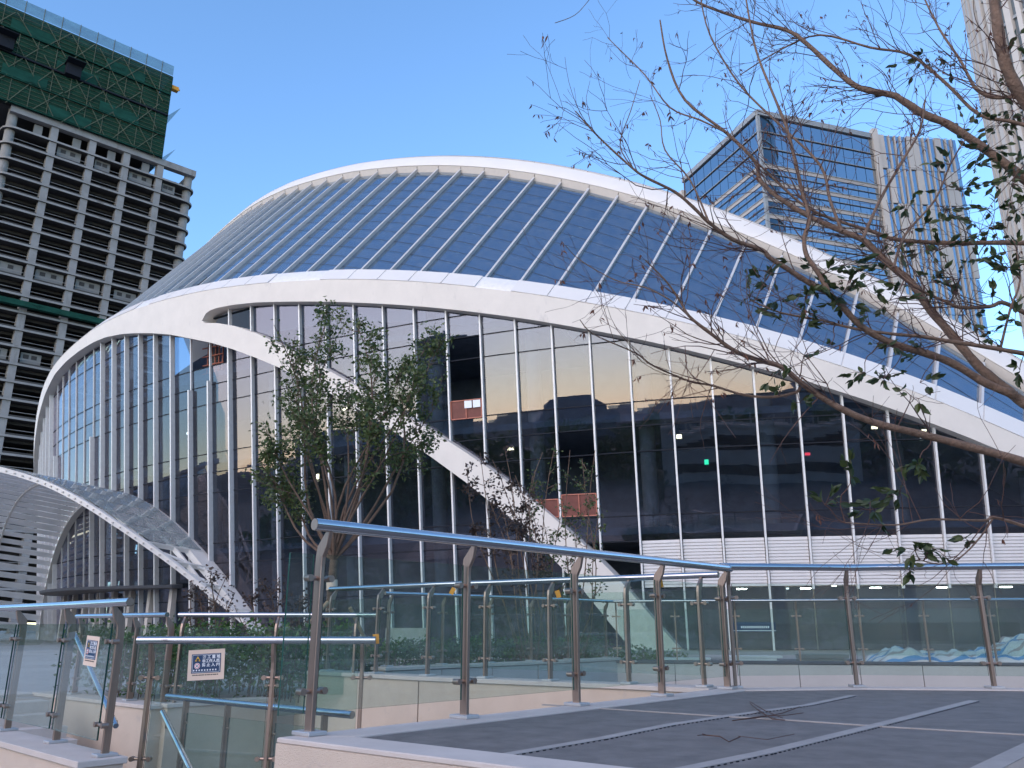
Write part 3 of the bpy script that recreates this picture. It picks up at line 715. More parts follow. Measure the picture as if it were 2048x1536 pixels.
    for i in range(30):
        a = base_a + R(-92 + 6.4 * i); d = vec(math.cos(a), math.sin(a), 0); tt = vec(-d[1], d[0], 0)
        MB().box(ctr + d * (rr - .3) + UPV * (h3 / 2), (.75 if i % 3 else 1.1, .9, h3), (tt, d, UPV)).build('rib', M['ofin'], t3)
    for z in np.arange(30, 150, 8): MB().tube([ctr + UPV * z, ctr + UPV * (z + .5)], rr - .15, 40).build('floor_ring', M['obar'], t3)
    return K, ctr, rr
M['oglass2'] = mat('dark_tower_glass', (.16, .2, .23), .12, .4, var=.2, scale=.1)
office()
# ------------------------------------------------------------------ deck, walls and ramps in front
DZ = -.6
deckpoly = [(-1.34, 5.07), (2.18, 9.06), (3.62, 9.3), (5.0, 9.12), (11, 8.1), (11, -3), (7.2, -1.4)]
deck = struct(slab('deck', deckpoly, -2.6, DZ - .03, M['stone']))
def inset(poly, d):
    out_ = []; n = len(poly)
    for i in range(n):
        p, q, r = np.array(poly[i - 1]), np.array(poly[i]), np.array(poly[(i + 1) % n])
        a, b = unit(q - p), unit(r - q); na, nb_ = vec(a[1], -a[0]), vec(b[1], -b[0]); m = unit(na + nb_); out_.append(tuple(q + m * d / max(.3, np.dot(m, na))))
    return out_
cop = MB(); outer = deckpoly; inner = inset(deckpoly, .30)
if not (min(p[0] for p in inner) > min(p[0] for p in outer)): inner = inset(deckpoly, -.30)
n = len(outer)
for i in range(n):
    a, b, c, d = outer[i], outer[(i + 1) % n], inner[(i + 1) % n], inner[i]
    mbc = MB(); mbc.hexa([(x, y, DZ - .029) for x, y in (a, b, c, d)] + [(x, y, DZ) for x, y in (a, b, c, d)])
    mbc.build('coping', M['coping'], deck, bevel=.006)
# dark granite field cut by lighter strips; clip by half-planes in deck coordinates
def clip_poly(poly, P, nrm2, keep):            # keep side where dot(x-P,n)*keep >= 0
    out_ = []; k = len(poly)
    for i in range(k):
        a, b = np.array(poly[i]), np.array(poly[(i + 1) % k]); da, db = np.dot(a - P, nrm2) * keep, np.dot(b - P, nrm2) * keep
        if da >= 0: out_.append(tuple(a))
        if (da >= 0) != (db >= 0): out_.append(tuple(a + (b - a) * da / (da - db)))
    return out_
def arcline(px): return [on_z(u, v, DZ)[:2] for u, v in px]
st1 = arcline([(990, 1509), (1200, 1474), (1337, 1447), (1444, 1431), (1614, 1408), (1701, 1390)])
st2 = arcline([(1378, 1532), (1531, 1501), (1722, 1455), (1821, 1431), (1945, 1400)])
st3 = arcline([(1212, 1415), (1432, 1429), (1573, 1437), (1780, 1451), (2048, 1466)])
def extend(L, a=1.5, b=1.2):
    L = [np.array(p) for p in L]; return [L[0] - unit(L[1] - L[0]) * a] + L + [L[-1] + unit(L[-1] - L[-2]) * b]
fieldm = MB(); k = len(inner)
field = slab('paving_field', inner, DZ - .028, DZ - .012, M['pave'], deck)
def ribbon(pts, w, z, h, m, name):
    rows = []
    for i, p in enumerate(pts):
        t = unit(np.array(pts[min(i + 1, len(pts) - 1)]) - np.array(pts[max(i - 1, 0)])); nn = vec(-t[1], t[0]) * w / 2; p = np.array(p)
        rows.append([(*(p - nn), z - h), (*(p + nn), z - h), (*(p + nn), z), (*(p - nn), z)])
    mb = MB(); mb.sweep(rows); return mb.build(name, m, deck)
ribbon(extend(st1, .1, .05), .07, DZ - .006, .01, M['strip'], 'paving_strip')
ribbon(extend(st2, 1.6, .05), .08, DZ - .006, .01, M['strip'], 'paving_strip')
ribbon(extend(st3, .6, 3), .03, DZ - .005, .01, M['strip'], 'paving_strip')
rngd = random.Random(21)                        # dark serrated joint beside the strips
jt = MB()
for pts, w in ((extend(st1, .1, .0), .07), (extend(st2, 1.6, .0), .08)):
    for a, b in zip(pts[:-1], pts[1:]):
        a, b = np.array(a), np.array(b); L = np.linalg.norm(b - a); t = (b - a) / L; nn = vec(t[1], -t[0])
        for d in np.arange(0, L, .055):
            c = a + t * d + nn * (w / 2 + .012); s_ = rngd.uniform(.002, .007)
            jt.box((c[0], c[1], DZ - .010), (.022, s_, .006), (vec(t[0], t[1], 0), vec(nn[0], nn[1], 0), UPV))
jt.build('joint_marks', M['joint'], deck)['kind'] = 'stuff'
# tree pit kerb at the right
pit = [on_z(1950, 1545, DZ)[:2], on_z(2048, 1497, DZ)[:2]]
pd = unit(pit[1] - pit[0]); pq = vec(pd[1], -pd[0])
pc = [pit[0] - pd * .1, pit[0] + pd * 1.9, pit[0] + pd * 1.9 + pq * 1.8, pit[0] - pd * .1 + pq * 1.8]
for i in range(4):
    a, b = pc[i], pc[(i + 1) % 4]; MB().beam((*a, DZ - .018), (*b, DZ - .018), .11, .03).build('tree_pit_kerb', M['strip'], deck)
struct(slab('planting_soil', [tuple(p) for p in pc], DZ - .0115, DZ - .007, mat('beige_gravel', (.40, .345, .29), .95, bump=.8, bscale=60)))

# retaining walls W2 (behind the front railing) and W3 (edge of the terrace)
def wall(name, pts, th, z0, z1, m, cm, label, panel=None, side=1):
    root = thing(name, label, 'wall', loc=(pts[0][0], pts[0][1], z0))
    for a, b in zip(pts[:-1], pts[1:]):
        a, b = np.array(a, float), np.array(b, float); L = np.linalg.norm(b - a); t = (b - a) / L; nn = vec(t[1], -t[0]) * side
        c0, c1 = a + nn * .0, b
        if panel:
            nb = max(1, int(round(L / panel)))
            for i in range(nb):
                p, q = a + t * (L * i / nb + .006), a + t * (L * (i + 1) / nb - .006)
                MB().beam((*p, (z0 + z1 - .06) / 2), (*q, (z0 + z1 - .06) / 2), th, z1 - z0 - .06).build('wall_panel', m, root)
        else: MB().beam((*a, (z0 + z1 - .05) / 2), (*b, (z0 + z1 - .05) / 2), th, z1 - z0 - .05).build('wall_body', m, root)
        MB().beam((*(a - t * .02), z1 - .025), (*(b + t * .02), z1 - .025), th + .05, .05).build('coping', cm, root, bevel=.005)
    return root
wall('ramp_wall', [(2.12, 9.16), (1.3, 9.78), (-1.09, 11.3), (-2.85, 12.75)], .34, -2.55, DZ, M['stone'], M['coping'], 'plain beige ramp wall carrying the middle railing')
wall('ramp_end_wall', [(-2.85, 12.75), (-3.3, 13.9)], .3, -2.55, -.9, M['stone'], M['coping'], 'short low beige wall end left of the ramp')
wall('terrace_wall', [(-2.1, 13.75), (.35, 16.1), (2.1, 18.15)], .36, -2.55, DZ, M['wallp'], M['coping'], 'jointed stone wall below the hedge and farther railing', 1.15)
wall('planter_wall', [(2.1, 18.15), (4.6, 17.7), (8, 17.1), (14, 16.1), (22, 14.6)], .36, -2.55, DZ - .05, M['wallp'], M['darkslab'], 'jointed pale stone planter wall with dark coping at right', 1.2)
struct(slab('planter_ledge', [(2.1, 18.3), (4.6, 17.9), (14, 16.3), (22, 14.8), (23, 19), (14, 20.5), (4, 21), (2.4, 20)], -1.2, DZ - .12, M['darkslab']))
# left: landing blocks and steps
wall('stair_wall', [(-6.6, 10.2), (-3.25, 7.12)], .34, -2.55, -1.0, M['stone'], M['coping'], 'beige stair wall at lower left carrying the signed railing')
wall('landing_wall', [(-7.6, 14.3), (-4.7, 11.9)], .34, -2.55, -1.0, M['stone'], M['coping'], 'pale landing wall below the farther left railing')
wall('landing_return_wall', [(-4.7, 11.9), (-3.6, 12.9)], .3, -2.55, -.98, M['stone'], M['coping'], 'short return of the landing wall by the shrubs')
steps = thing('stair_flight', 'pale stone steps seen through the lower left glass', 'stairs', loc=(-7, 11, -2.5))
for i in range(6):
    c = vec(-6.4 - .33 * i * .73, 10.9 + .33 * i * .5, 0); ax = (vec(.68, .73, 0), vec(-.73, .68, 0), UPV)
    z1 = -1.75 + .15 * i; MB().box((c[0], c[1], (z1 - 2.55) / 2), (2.6, .34, z1 + 2.55), ax).build('step', M['coping'], steps, bevel=.006)
struct(slab('upper_landing', [(-9.2, 12.3), (-7.6, 14.2), (-30, 30), (-40, 20), (-14, 9)], -2.55, -1.02, M['coping']))
struct(slab('lower_path', [(-30, -10), (12, -10), (12, 8), (2, 8.9), (-3, 13.5), (-8, 14), (-30, 14)], -2.59, -1.95, M['ground']))

# ------------------------------------------------------------------ railings
def railing(label, bases, h, inw, group, zrail=None, rail_pts=None, r=.035, post_h=None, panes=True, postw=.085, plate=True, skip=(), ends=(.28, .28), gl=.0, cat='railing', pane_lo=.1, pane_hi=.86):
    B = [np.array(b, float) for b in bases]; k = len(B)
    root = thing('glass_railing', label, cat, group, loc=tuple(B[0]))
    inw = [unit(vec(*q, 0)) for q in (inw if isinstance(inw[0], (tuple, list, np.ndarray)) else [inw] * k)]
    top = [b + UPV * h + iw * .085 for b, iw in zip(B, inw)]
    rp = [top[0] - unit(top[1] - top[0]) * ends[0]] + top + [top[-1] + unit(top[-1] - top[-2]) * ends[1]] if rail_pts is None else rail_pts
    dense = []
    for a, b in zip(rp[:-1], rp[1:]):
        for q in range(4): dense.append(a + (b - a) * q / 4)
    dense.append(rp[-1])
    hr = MB(); hr.tube(dense, r, 20, cap=False); hr.build('handrail', M['steel'], root, True)
    for e, d in ((rp[0], rp[0] - rp[1]), (rp[-1], rp[-1] - rp[-2])):
        MB().tube([e - unit(d) * .012, e], [r * .93, r * .93], 20).build('rail_end', M['steelb'], root, True)
    for i, b in enumerate(B):
        if i in skip: continue
        t = unit(B[min(i + 1, k - 1)] - B[max(i - 1, 0)]); t = unit(vec(t[0], t[1], 0)); iw = inw[i]
        # flat bar, straight, then leaning inwards and tapering to the rail
        prof = [(0.0, -postw / 2, postw / 2), (h * .80, -postw / 2, postw / 2), (h * .845, -postw * .46, postw * .56), (h * .90, -.02, .075), (h - r * .8, .062, .098)]
        rows = []
        for z, a, c in prof: rows.append([b + UPV * z + iw * a - t * .015, b + UPV * z + iw * c - t * .015, b + UPV * z + iw * c + t * .015, b + UPV * z + iw * a + t * .015])
        p = MB(); p.sweep(rows); po = p.build('post', M['steelb'], root, bevel=.003)
        if plate: MB().box(b + UPV * .012, (.13, .17, .024), (t, iw, UPV)).build('base_plate', M['plate'], po, bevel=.004)
        for zc in (.20, .74):
            c = b + UPV * h * zc - iw * (gl)
            mb = MB(); mb.tube([c - t * .085, c + t * .085], .014, 8)
            for sg in (-1, 1):
                mb.tube([c + t * .075 * sg - iw * .028, c + t * .075 * sg + iw * .028], .021, 10)
            mb.build('glass_clamp', M['steelb'], po, True)
    if panes:
        for i in range(k - 1):
            if panes is not True and i not in panes: continue
            a, b = B[i], B[i + 1]; t = unit(b - a); iw = inw[i]; g = .035 ; off = -iw * gl
            p = [a + t * g + UPV * h * pane_lo + off, b - t * g + UPV * h * pane_lo + off, b - t * g + UPV * h * pane_hi + off, a + t * g + UPV * h * pane_hi + off]
            nn = unit(np.cross(p[1] - p[0], p[3] - p[0])); q = MB(); q.pane(p, nn, .014, 0, 1); q.build('glass_pane', [M['gglass'], M['gedge']], root)
    return root
GR = 'stainless glass railings round the deck and ramps'
r1 = [(-1.18, 5.18, DZ), (-.33, 6.12, DZ), (.52, 7.08, DZ), (1.37, 8.02, DZ), (2.2, 8.95, DZ)]
in1 = (.745, -.667)
railing('near front glass railing with thick handrail on the paved deck', r1, 1.20, in1, GR, ends=(.12, .08), r=.038, postw=.066)
MB().pane([vec(-1.18, 5.18, DZ) - vec(.667, .745, 0) * .05 + UPV * .12, vec(-1.18, 5.18, DZ) - vec(.667, .745, 0) * .22 + UPV * .12, vec(-1.18, 5.18, DZ) - vec(.667, .745, 0) * .22 + UPV * 1.03, vec(-1.18, 5.18, DZ) - vec(.667, .745, 0) * .05 + UPV * 1.03], vec(in1[0], in1[1], 0), .014, 0, 1).build('glass_pane', [M['gglass'], M['gedge']], bpy.data.objects['glass_railing'])
r4 = [(2.3, 9.02, DZ), (3.62, 9.2, DZ), (4.95, 9.0, DZ), (6.3, 8.78, DZ), (7.7, 8.55, DZ)]
railing('right hand glass railing along the far edge of the deck', r4, 1.22, (-.05, -1), GR, ends=(.1, .3), r=.036, postw=.062)
r2 = [(2.02, 9.2, DZ), (1.3, 9.72, DZ), (.45, 10.24, DZ), (-.33, 10.8, DZ), (-1.09, 11.25, DZ), (-1.85, 11.85, DZ), (-2.65, 12.52, DZ)]
railing('middle glass railing on the beige ramp wall behind the near one', r2, 1.15, (.6, .77), GR, ends=(.2, .15), postw=.065)
r3 = [(-1.99, 13.85, DZ), (-1.18, 14.6, DZ), (-.4, 15.35, DZ), (.35, 16.1, DZ), (1.1, 16.95, DZ), (1.95, 17.95, DZ)]
railing('farther glass railing in front of the clipped hedge', r3, 1.13, (.7, -.7), GR, ends=(.15, .2), r=.03, postw=.07)
r3b = [(2.2, 18.1, DZ - .05), (3.4, 17.88, DZ - .05), (4.6, 17.68, DZ - .05), (5.8, 17.48, DZ - .05), (7.0, 17.28, DZ - .05), (8.2, 17.06, DZ - .05), (9.4, 16.86, DZ - .05), (10.6, 16.66, DZ - .05), (11.8, 16.46, DZ - .05)]
railing('slim glass railing along the planter wall in front of the tarpaulin', r3b, 1.18, (-.17, -1), GR, r=.028, postw=.06, plate=False)
r7 = [(-6.06, 9.83, -1.0), (-5.1, 8.98, -1.0), (-4.13, 8.08, -1.0), (-3.3, 7.26, -1.0)]
railing('lower left glass railing with a capped handrail on the stair wall', r7, 1.20, (-.68, -.73), GR, ends=(.3, .35), gl=-.06, postw=.062)
r8 = [(-6.85, 13.75, -1.0), (-5.45, 12.55, -1.0), (-4.75, 12.0, -1.0)]
railing('left glass railing on the pale landing wall by the shrubs', r8, 1.17, (-.64, -.77), GR, ends=(.1, .0))
r8b = [(-4.7, 11.95, -1.0), (-3.55, 12.9, -1.0), (-2.9, 13.5, -1.0)]
railing('left glass railing running past the shrub bed towards the trees', [(-4.6, 12.0, -1.0), (-3.3, 12.05, -1.0), (-2.2, 12.1, -1.0)], 1.17, (0, 1), GR, ends=(.1, .3), plate=False)
r5 = [(-3.25, 7.85, -1.35), (-2.15, 7.85, -1.35), (-1.35, 7.85, -1.35)]
railing('low flat glass railing carrying the safety notice', r5, 1.24, (.05, -1), GR, ends=(.12, .12), r=.033, plate=False, postw=.075)
# descending ramp rail
def sloped(label, A, B, hts, n, r=.028):
    A, B = np.array(A, float), np.array(B, float); root = thing('ramp_rail', label, 'handrail', loc=tuple(A))
    MB().tube([A + UPV * hts, B + UPV * hts], r, 16).build('handrail', M['steel'], root, True)
    t = unit(B - A); iw = unit(vec(t[1], -t[0], 0))
    for i in range(n):
        b = A + (B - A) * (i + .5) / n; MB().beam(b, b + UPV * (hts - .02), .06, .03, t).build('post', M['steelb'], root)
        for zc in (.35, .75): MB().tube([b + UPV * hts * zc - t * .05, b + UPV * hts * zc + t * .05], .014, 8).build('glass_clamp', M['steelb'], root, True)
        if i < n - 1:
            c = A + (B - A) * (i + 1.5) / n; q = MB(); q.pane([b + t * .04 + UPV * .1, c - t * .04 + UPV * .1, c - t * .04 + UPV * (hts - .14), b + t * .04 + UPV * (hts - .14)], iw, .014, 0, 1); q.build('glass_pane', [M['gglass'], M['gedge']], root)
    return root
a = at_y(335, 1393, 9.6); b = at_y(705, 1430, 7.9)
sloped('low stainless ramp handrail sloping down behind the notice railing', (a[0], a[1], a[2] - .95), (b[0], b[1], b[2] - .95), .95, 4, .034)
def grab(label, p, q, y0, y1):
    a, b = at_y(*p, y0), at_y(*q, y1); root = thing('stair_handrail', label, 'handrail', loc=tuple(b))
    MB().tube([a, b], .026, 14).build('rail', M['steel'], root, True)
    for f in (.12, .5, .88):
        c = a + (b - a) * f; MB().tube([c, c + vec(.0, .0, -.07), c + vec(.05, .08, -.09)], .009, 8).build('bracket', M['steelb'], root, True)
grab('steep steel stair handrail behind the lower left glass', (147, 1262), (232, 1452), 10.4, 8.6)
grab('steep steel stair handrail below the notice railing', (325, 1424), (410, 1600), 9.0, 6.8)

# ------------------------------------------------------------------ notices
def text(s, size, mat_, parent, M4, name='lettering', align='LEFT'):
    cu = bpy.data.curves.new(name, 'FONT'); cu.body = s; cu.size = size; cu.align_x = align; cu.align_y = 'CENTER'; cu.extrude = .0008; cu.offset = .0012 * size / .05
    o = bpy.data.objects.new(name, cu); col.objects.link(o); bpy.context.view_layer.update()
    dg = bpy.context.evaluated_depsgraph_get(); me = bpy.data.meshes.new_from_object(o.evaluated_get(dg))
    bpy.data.objects.remove(o); bpy.data.curves.remove(cu)
    me.materials.clear(); me.materials.append(mat_)
    me.transform(M4)
    ob = bpy.data.objects.new(name, me); col.objects.link(ob); ob.parent = parent; ob.matrix_parent_inverse = Matrix.Translation(parent.location).inverted(); return ob
def notice(label, c, X, nrm_, wd, ht, tilt=0):
    X = unit(X); Nn = unit(nrm_); Y = unit(np.cross(Nn, X))
    if Y[2] < 0: Y = -Y
    ca, sa = math.cos(tilt), math.sin(tilt); X, Y = X * ca + Y * sa, Y * ca - X * sa
    root = thing('safety_notice', label, 'sign', loc=tuple(c))
    def P(x, y, d): return c + X * x * wd + Y * y * ht + Nn * d
    def rect(x0, y0, x1, y1, d, m, name, th=.002):
        MB().pane([P(x0, y0, d), P(x1, y0, d), P(x1, y1, d), P(x0, y1, d)], Nn, th).build(name, m, root)
    rect(-.5, -.5, .5, .5, 0, M['paper'], 'board', .004)
    rect(-.40, -.27, .40, .36, .004, M['blue'], 'blue_field')
    fr = MB()
    for (x0, y0, x1, y1) in ((-.37, .325, .37, .335), (-.37, -.245, .37, -.235), (-.375, -.24, -.367, .33), (.367, -.24, .375, .33)):
        fr.pane([P(x0, y0, .0058), P(x1, y0, .0058), P(x1, y1, .0058), P(x0, y1, .0058)], Nn, .001)
    fr.build('white_frame', M['ink_w'], root)
    tri = MB(); 
    pts = [P(-.23 + .085 * math.sin(a), .18 + .085 * wd / ht * math.cos(a), .0062) for a in (0, R(120), R(240))]
    tri.add(pts + [p + Nn * .001 for p in pts], [(0, 1, 2), (3, 4, 5), (0, 1, 4, 3), (1, 2, 5, 4), (2, 0, 3, 5)]); tri.build('warning_triangle', M['yellow'], root)
    MB().tube([P(-.23, .165, .0062), P(-.23, .165, .0085)], .016 * wd / .4, 10).build('triangle_mark', M['ink_k'], root)
    def disc(x, y, r_, d, m, name): MB().tube([P(x, y, d), P(x, y, d + .0012)], r_ * wd, 24).build(name, m, root)
    disc(-.24, -.03, .078, .0062, M['ink_w'], 'round_sign'); disc(-.24, -.03, .066, .0076, M['red'], 'round_sign_ring'); disc(-.24, -.03, .05, .009, M['ink_w'], 'round_sign_field'); disc(-.24, -.03, .022, .0104, M['ink_k'], 'round_sign_mark')
    Mx = Matrix((tuple(X) , tuple(Y), tuple(Nn))).transposed().to_4x4()
    def wr(s, x, y, size, m, al='LEFT'):
        p = P(x, y, .0066); M4 = Matrix.Translation(Vector(p)) @ Mx; text(s, size * wd, m, root, M4, align=al)
    wr('施 工 重 地', -.10, .245, .10, M['ink_w']); wr('非工作人员', -.11, .115, .095, M['ink_w']); wr('禁 止 入 内', -.11, -.015, .10, M['ink_w'])
    mk = MB()                                    # the small lines below, too small to read
    for q in range(9): mk.pane([P(-.345 + .075 * q + dx, -.175 + dy, .0064) for dx, dy in ((0, -.025), (.034, -.025), (.034, .025), (0, .025))], Nn, .001)
    mk.build('small_print', M['ink_w'], root)['kind'] = 'stuff'
    mk = MB(); rg = random.Random(4); x = -.37
    while x < .33:
        w_ = rg.uniform(.02, .05); mk.pane([P(x, -.35, .003), P(x + w_, -.35, .003), P(x + w_, -.318, .003), P(x, -.318, .003)], Nn, .001); x += w_ + rg.uniform(.006, .02)
    mk.build('small_print', M['ink_k'], root)['kind'] = 'stuff'
    return root
c5 = at_y(414, 1329, 7.80); notice('cream notice with blue panel on the low flat railing', c5 + vec(0, -.02, 0), vec(1, 0, 0), vec(0, -1, 0), .325, .258, R(3))
a7 = np.array(r7[3]) + UPV * .75; t7 = unit(np.array(r7[3]) - np.array(r7[2])); n7 = vec(-t7[1], t7[0], 0)
if np.dot(n7, -a7) < 0: n7 = -n7
c7 = on_plane(183, 1302, np.array(r7[3]) + n7 * .075, n7)
notice('cream notice with blue panel seen at a slant on the lower left railing', c7, t7, n7, .30, .245, R(-2))
ob = thing('hanging_tag', 'small orange tag stuck on the middle railing left of the post', 'tag', 'orange tags on the railings')
def tagobj(label, u, v, y, ang=.4):
    p = at_y(u, v, y); root = MB().box(p, (.055, .004, .085), (vec(math.cos(ang), 0, math.sin(ang)), vec(0, 1, 0), vec(-math.sin(ang), 0, math.cos(ang)))).build('hanging_tag', M['orange'])
    tag(root, label, 'tag', 'orange tags on the railings')
bpy.data.objects.remove(ob)
tagobj('orange tag hanging from the middle handrail left of the second post', 905, 1182, 10.6, -.5)
tagobj('orange tag hanging from the middle handrail right of the second post', 1116, 1188, 10.0, .3)
tagobj('orange tag at the right end of the low flat handrail', 752, 1278, 7.85, .1)
tagobj('orange tag on the glass beside the corner post', 1320, 1166, 8.1, .2)

# ------------------------------------------------------------------ plants
def leaves(mb, pts, size, rng_, curl=.25, long=1.7, droop=.2, mi=0):
    for p in pts:
        d = unit(vec(rng_.gauss(0, 1), rng_.gauss(0, 1), rng_.gauss(0, .7) - droop)); s = np.cross(d, vec(rng_.gauss(0, 1), rng_.gauss(0, 1), rng_.gauss(0, 1))); s = unit(s); nn = np.cross(d, s)
        L = size * rng_.uniform(.7, 1.35); W = L / long / 2; p = np.asarray(p)
        b = len(mb.v); q = [p, p + d * L * .45 + s * W + nn * L * curl * .3, p + d * L, p + d * L * .45 - s * W + nn * L * curl * .3]
        mb.v += [tuple(float(c) for c in x) for x in q]; mb.f += [(b, b + 1, b + 2), (b, b + 2, b + 3)]; mb.m += [mi, mi]
def curvy(a, b, rng_, amp, n=7, up=0.0):
    a, b = np.asarray(a, float), np.asarray(b, float); L = np.linalg.norm(b - a); off = [vec(0, 0, 0)]
    p1, p2 = vec(*[rng_.gauss(0, 1) for _ in range(3)]) * amp * L, vec(*[rng_.gauss(0, 1) for _ in range(3)]) * amp * L
    out_ = []
    for i in range(n):
        t = i / (n - 1); out_.append(a + (b - a) * t + p1 * math.sin(math.pi * t) + p2 * math.sin(2 * math.pi * t) * .5 + UPV * up * L * math.sin(math.pi * t))
    return out_
def small_tree(name, label, base, tips, spl, leafn, leafsize, lm, bm, trunk_r, seed, cat='tree', spread=.3, lowfrac=.35, twig_n=7, group=None, twl=.8):
    rg = random.Random(seed); root = thing(name, label, cat, group, loc=tuple(base)); base = np.array(base, float)
    tr = MB(); cr = MB(); split = base + np.array(spl)
    if trunk_r > .03: tr.tube(curvy(base, split, rg, .02, 6), list(np.linspace(trunk_r, trunk_r * .75, 6)), 10)
    ends = []
    for tp in tips:
        L = np.linalg.norm(np.array(tp) - split); pts = curvy(split if trunk_r > .03 else base + vec(rg.uniform(-.12, .12), rg.uniform(-.12, .12), 0), tp, rg, .05, 9, -.0)
        r0 = trunk_r * .3 if trunk_r > .03 else .018 ; tr.tube(pts, list(np.linspace(r0, .006, 9)), 7)
        for q in range(twig_n):
            f = rg.uniform(lowfrac, 1.0); i = min(7, int(f * 8)); p = pts[i] + (pts[i + 1] - pts[i]) * (f * 8 - i)
            d = unit(unit(pts[i + 1] - pts[i]) * .8 + vec(rg.gauss(0, .7), rg.gauss(0, .7), rg.gauss(.25, .45))); l = twl * rg.uniform(.4, 1.0) * (1.15 - f * .5)
            tw = curvy(p, p + d * l, rg, .08, 5); tr.tube(tw, list(np.linspace(.009, .003, 5)), 5, cap=False)
            for w_ in range(3):
                f2 = rg.uniform(.3, 1); i2 = min(3, int(f2 * 4)); pp = tw[i2]; d2 = unit(d + vec(*[rg.gauss(0, .6) for _ in range(3)])); e = pp + d2 * l * .45; tr.tube([pp, (pp + e) / 2 + vec(*[rg.gauss(0, .02) for _ in range(3)]), e], [.004, .003, .002], 4, cap=False); ends.append((pp, e))
            ends.append((tw[2], tw[-1]))
        ends.append((pts[6], pts[8]))
    tr.build('trunk', bm, root, True)
    pl = []
    for _ in range(leafn):
        a, b = rg.choice(ends); t = rg.uniform(.1, 1.1); pl.append(a + (b - a) * t + vec(*[rg.gauss(0, spread * .16) for _ in range(3)]))
    leaves(cr, pl, leafsize, rg); cr.build('crown', lm, root)
    return root
TY = 15.2
def tp(u, v, y): return at_y(u, v, y)
tb = at_y(668, 1320, TY); tb[2] = GZ
tips = [tp(u, v, TY + dy) for u, v, dy in ((548, 650, -.4), (580, 735, .7), (540, 870, -.5), (600, 680, .5), (655, 632, 0), (690, 645, .9), (715, 650, -.7), (760, 705, .3), (800, 740, -.6), (850, 700, .4), (880, 800, 0), (870, 880, .6), (830, 760, -1.0), (620, 830, -.9), (700, 760, 1.2), (740, 820, -1.2), (560, 970, .4), (520, 920, .3), (880, 690, -.2))]
small_tree('young_tree', 'leafy green multi-stemmed young tree in front of the arch leg', tb, tips, tp(668, 1120, TY) - tb, 11500, .078, M['leaf'], M['barkg'], .10, 12, twig_n=12, twl=.8, spread=.45, lowfrac=.52)
tb = at_y(1065, 1330, 17.2); tb[2] = GZ
small_tree('young_tree', 'sparse reddish multi-stemmed tree before the white arch leg', tb, [tp(u, v, 17.2 + dy) for u, v, dy in ((935, 935, .2), (960, 905, -.3), (985, 920, .4), (1010, 900, 0), (1030, 950, -.4), (1050, 980, .3), (970, 980, .5), (1000, 1000, -.5), (1060, 1010, 0))], tp(1050, 1250, 17.2) - tb, 1500, .085, M['leafr'], M['bark'], .0, 13, twig_n=7, twl=.5, lowfrac=.5)
tb = at_y(1112, 1330, 18.0); tb[2] = GZ
small_tree('young_tree', 'thin dark-leaved multi-stemmed tree by the orange barrier', tb, [tp(u, v, 18 + dy) for u, v, dy in ((1085, 905, .2), (1110, 890, -.3), (1140, 900, .4), (1165, 925, 0), (1190, 900, -.4), (1070, 940, .3), (1130, 1000, .5), (1085, 1030, -.5), (1200, 1010, 0), (1150, 1050, .4))], tp(1110, 1250, 18) - tb, 1300, .07, M['leaf'], M['bark'], .0, 14, twig_n=7, twl=.6, lowfrac=.5)
tb = at_y(545, 1330, 14.0); tb[2] = GZ
small_tree('red_shrub', 'reddish shrub at the foot of the canopy', tb, [tp(u, v, 14 + dy) for u, v, dy in ((500, 1190, .2), (530, 1170, -.3), (560, 1165, .4), (600, 1190, 0), (470, 1215, -.2), (620, 1215, .2), (580, 1210, .3))], vec(0, 0, .2), 700, .06, M['leafr'], M['barkg'], .0, 15, cat='shrub', twig_n=7, twl=.35, lowfrac=.4)
tb = at_y(425, 1330, 14.6); tb[2] = GZ
small_tree('red_shrub', 'small reddish shrub left of the canopy foot', tb, [tp(u, v, 14.6 + dy) for u, v, dy in ((385, 1165, .2), (420, 1150, -.3), (450, 1160, .4), (470, 1185, 0), (400, 1200, .2))], vec(0, 0, .2), 500, .06, M['leafr'], M['barkg'], .0, 16, cat='shrub', twig_n=7, twl=.35, lowfrac=.4)
# stakes propping the leafy tree
stk = thing('tree_stake', 'timber props leaning against the leafy young tree', 'stake', loc=tuple(at_y(640, 1330, 15)))
for (p, q, y0, y1) in (((655, 1205), (565, 1310), 15, 13.8), ((700, 1215), (745, 1310), 15.2, 15.6)):
    MB().tube([at_y(*p, y0), at_y(*q, y1)], .035, 8).build('prop', M['wood'], stk, True)
MB().tube([at_y(664, 1160, TY - .1), at_y(664, 1180, TY - .1)], .1, 12).build('trunk_wrap', M['paper'], stk, True)
# hedges
def hedge(label, poly, z0, z1, n, size, seed, lm='hedge', rag=.12):
    rg = random.Random(seed); xs = [p[0] for p in poly]; ys = [p[1] for p in poly]; P = []
    def inside(x, y):
        c = False; k = len(poly)
        for i in range(k):
            (x0, y0), (x1, y1) = poly[i], poly[(i + 1) % k]
            if (y0 > y) != (y1 > y) and x < (x1 - x0) * (y - y0) / (y1 - y0) + x0: c = not c
        return c
    while len(P) < n:
        x, y = rg.uniform(min(xs), max(xs)), rg.uniform(min(ys), max(ys))
        if inside(x, y):
            hh = z1 + rag * math.sin(x * 3.1 + seed) * math.cos(y * 2.7) + rg.uniform(-rag, rag) * .6
            P.append(vec(x, y, z0 + (hh - z0) * math.sqrt(rg.random())))
    root = thing('hedge', label, 'hedge', loc=(np.mean(xs), np.mean(ys), z0))
    cr = MB(); leaves(cr, P, size, rg, droop=-.4); cr.build('foliage', M[lm], root)
    st = MB()
    for p in P[::60]: st.tube([(p[0], p[1], z0), (p[0] + .03, p[1], p[2])], .008, 4, cap=False)
    st.build('stems', M['barkg'], root)
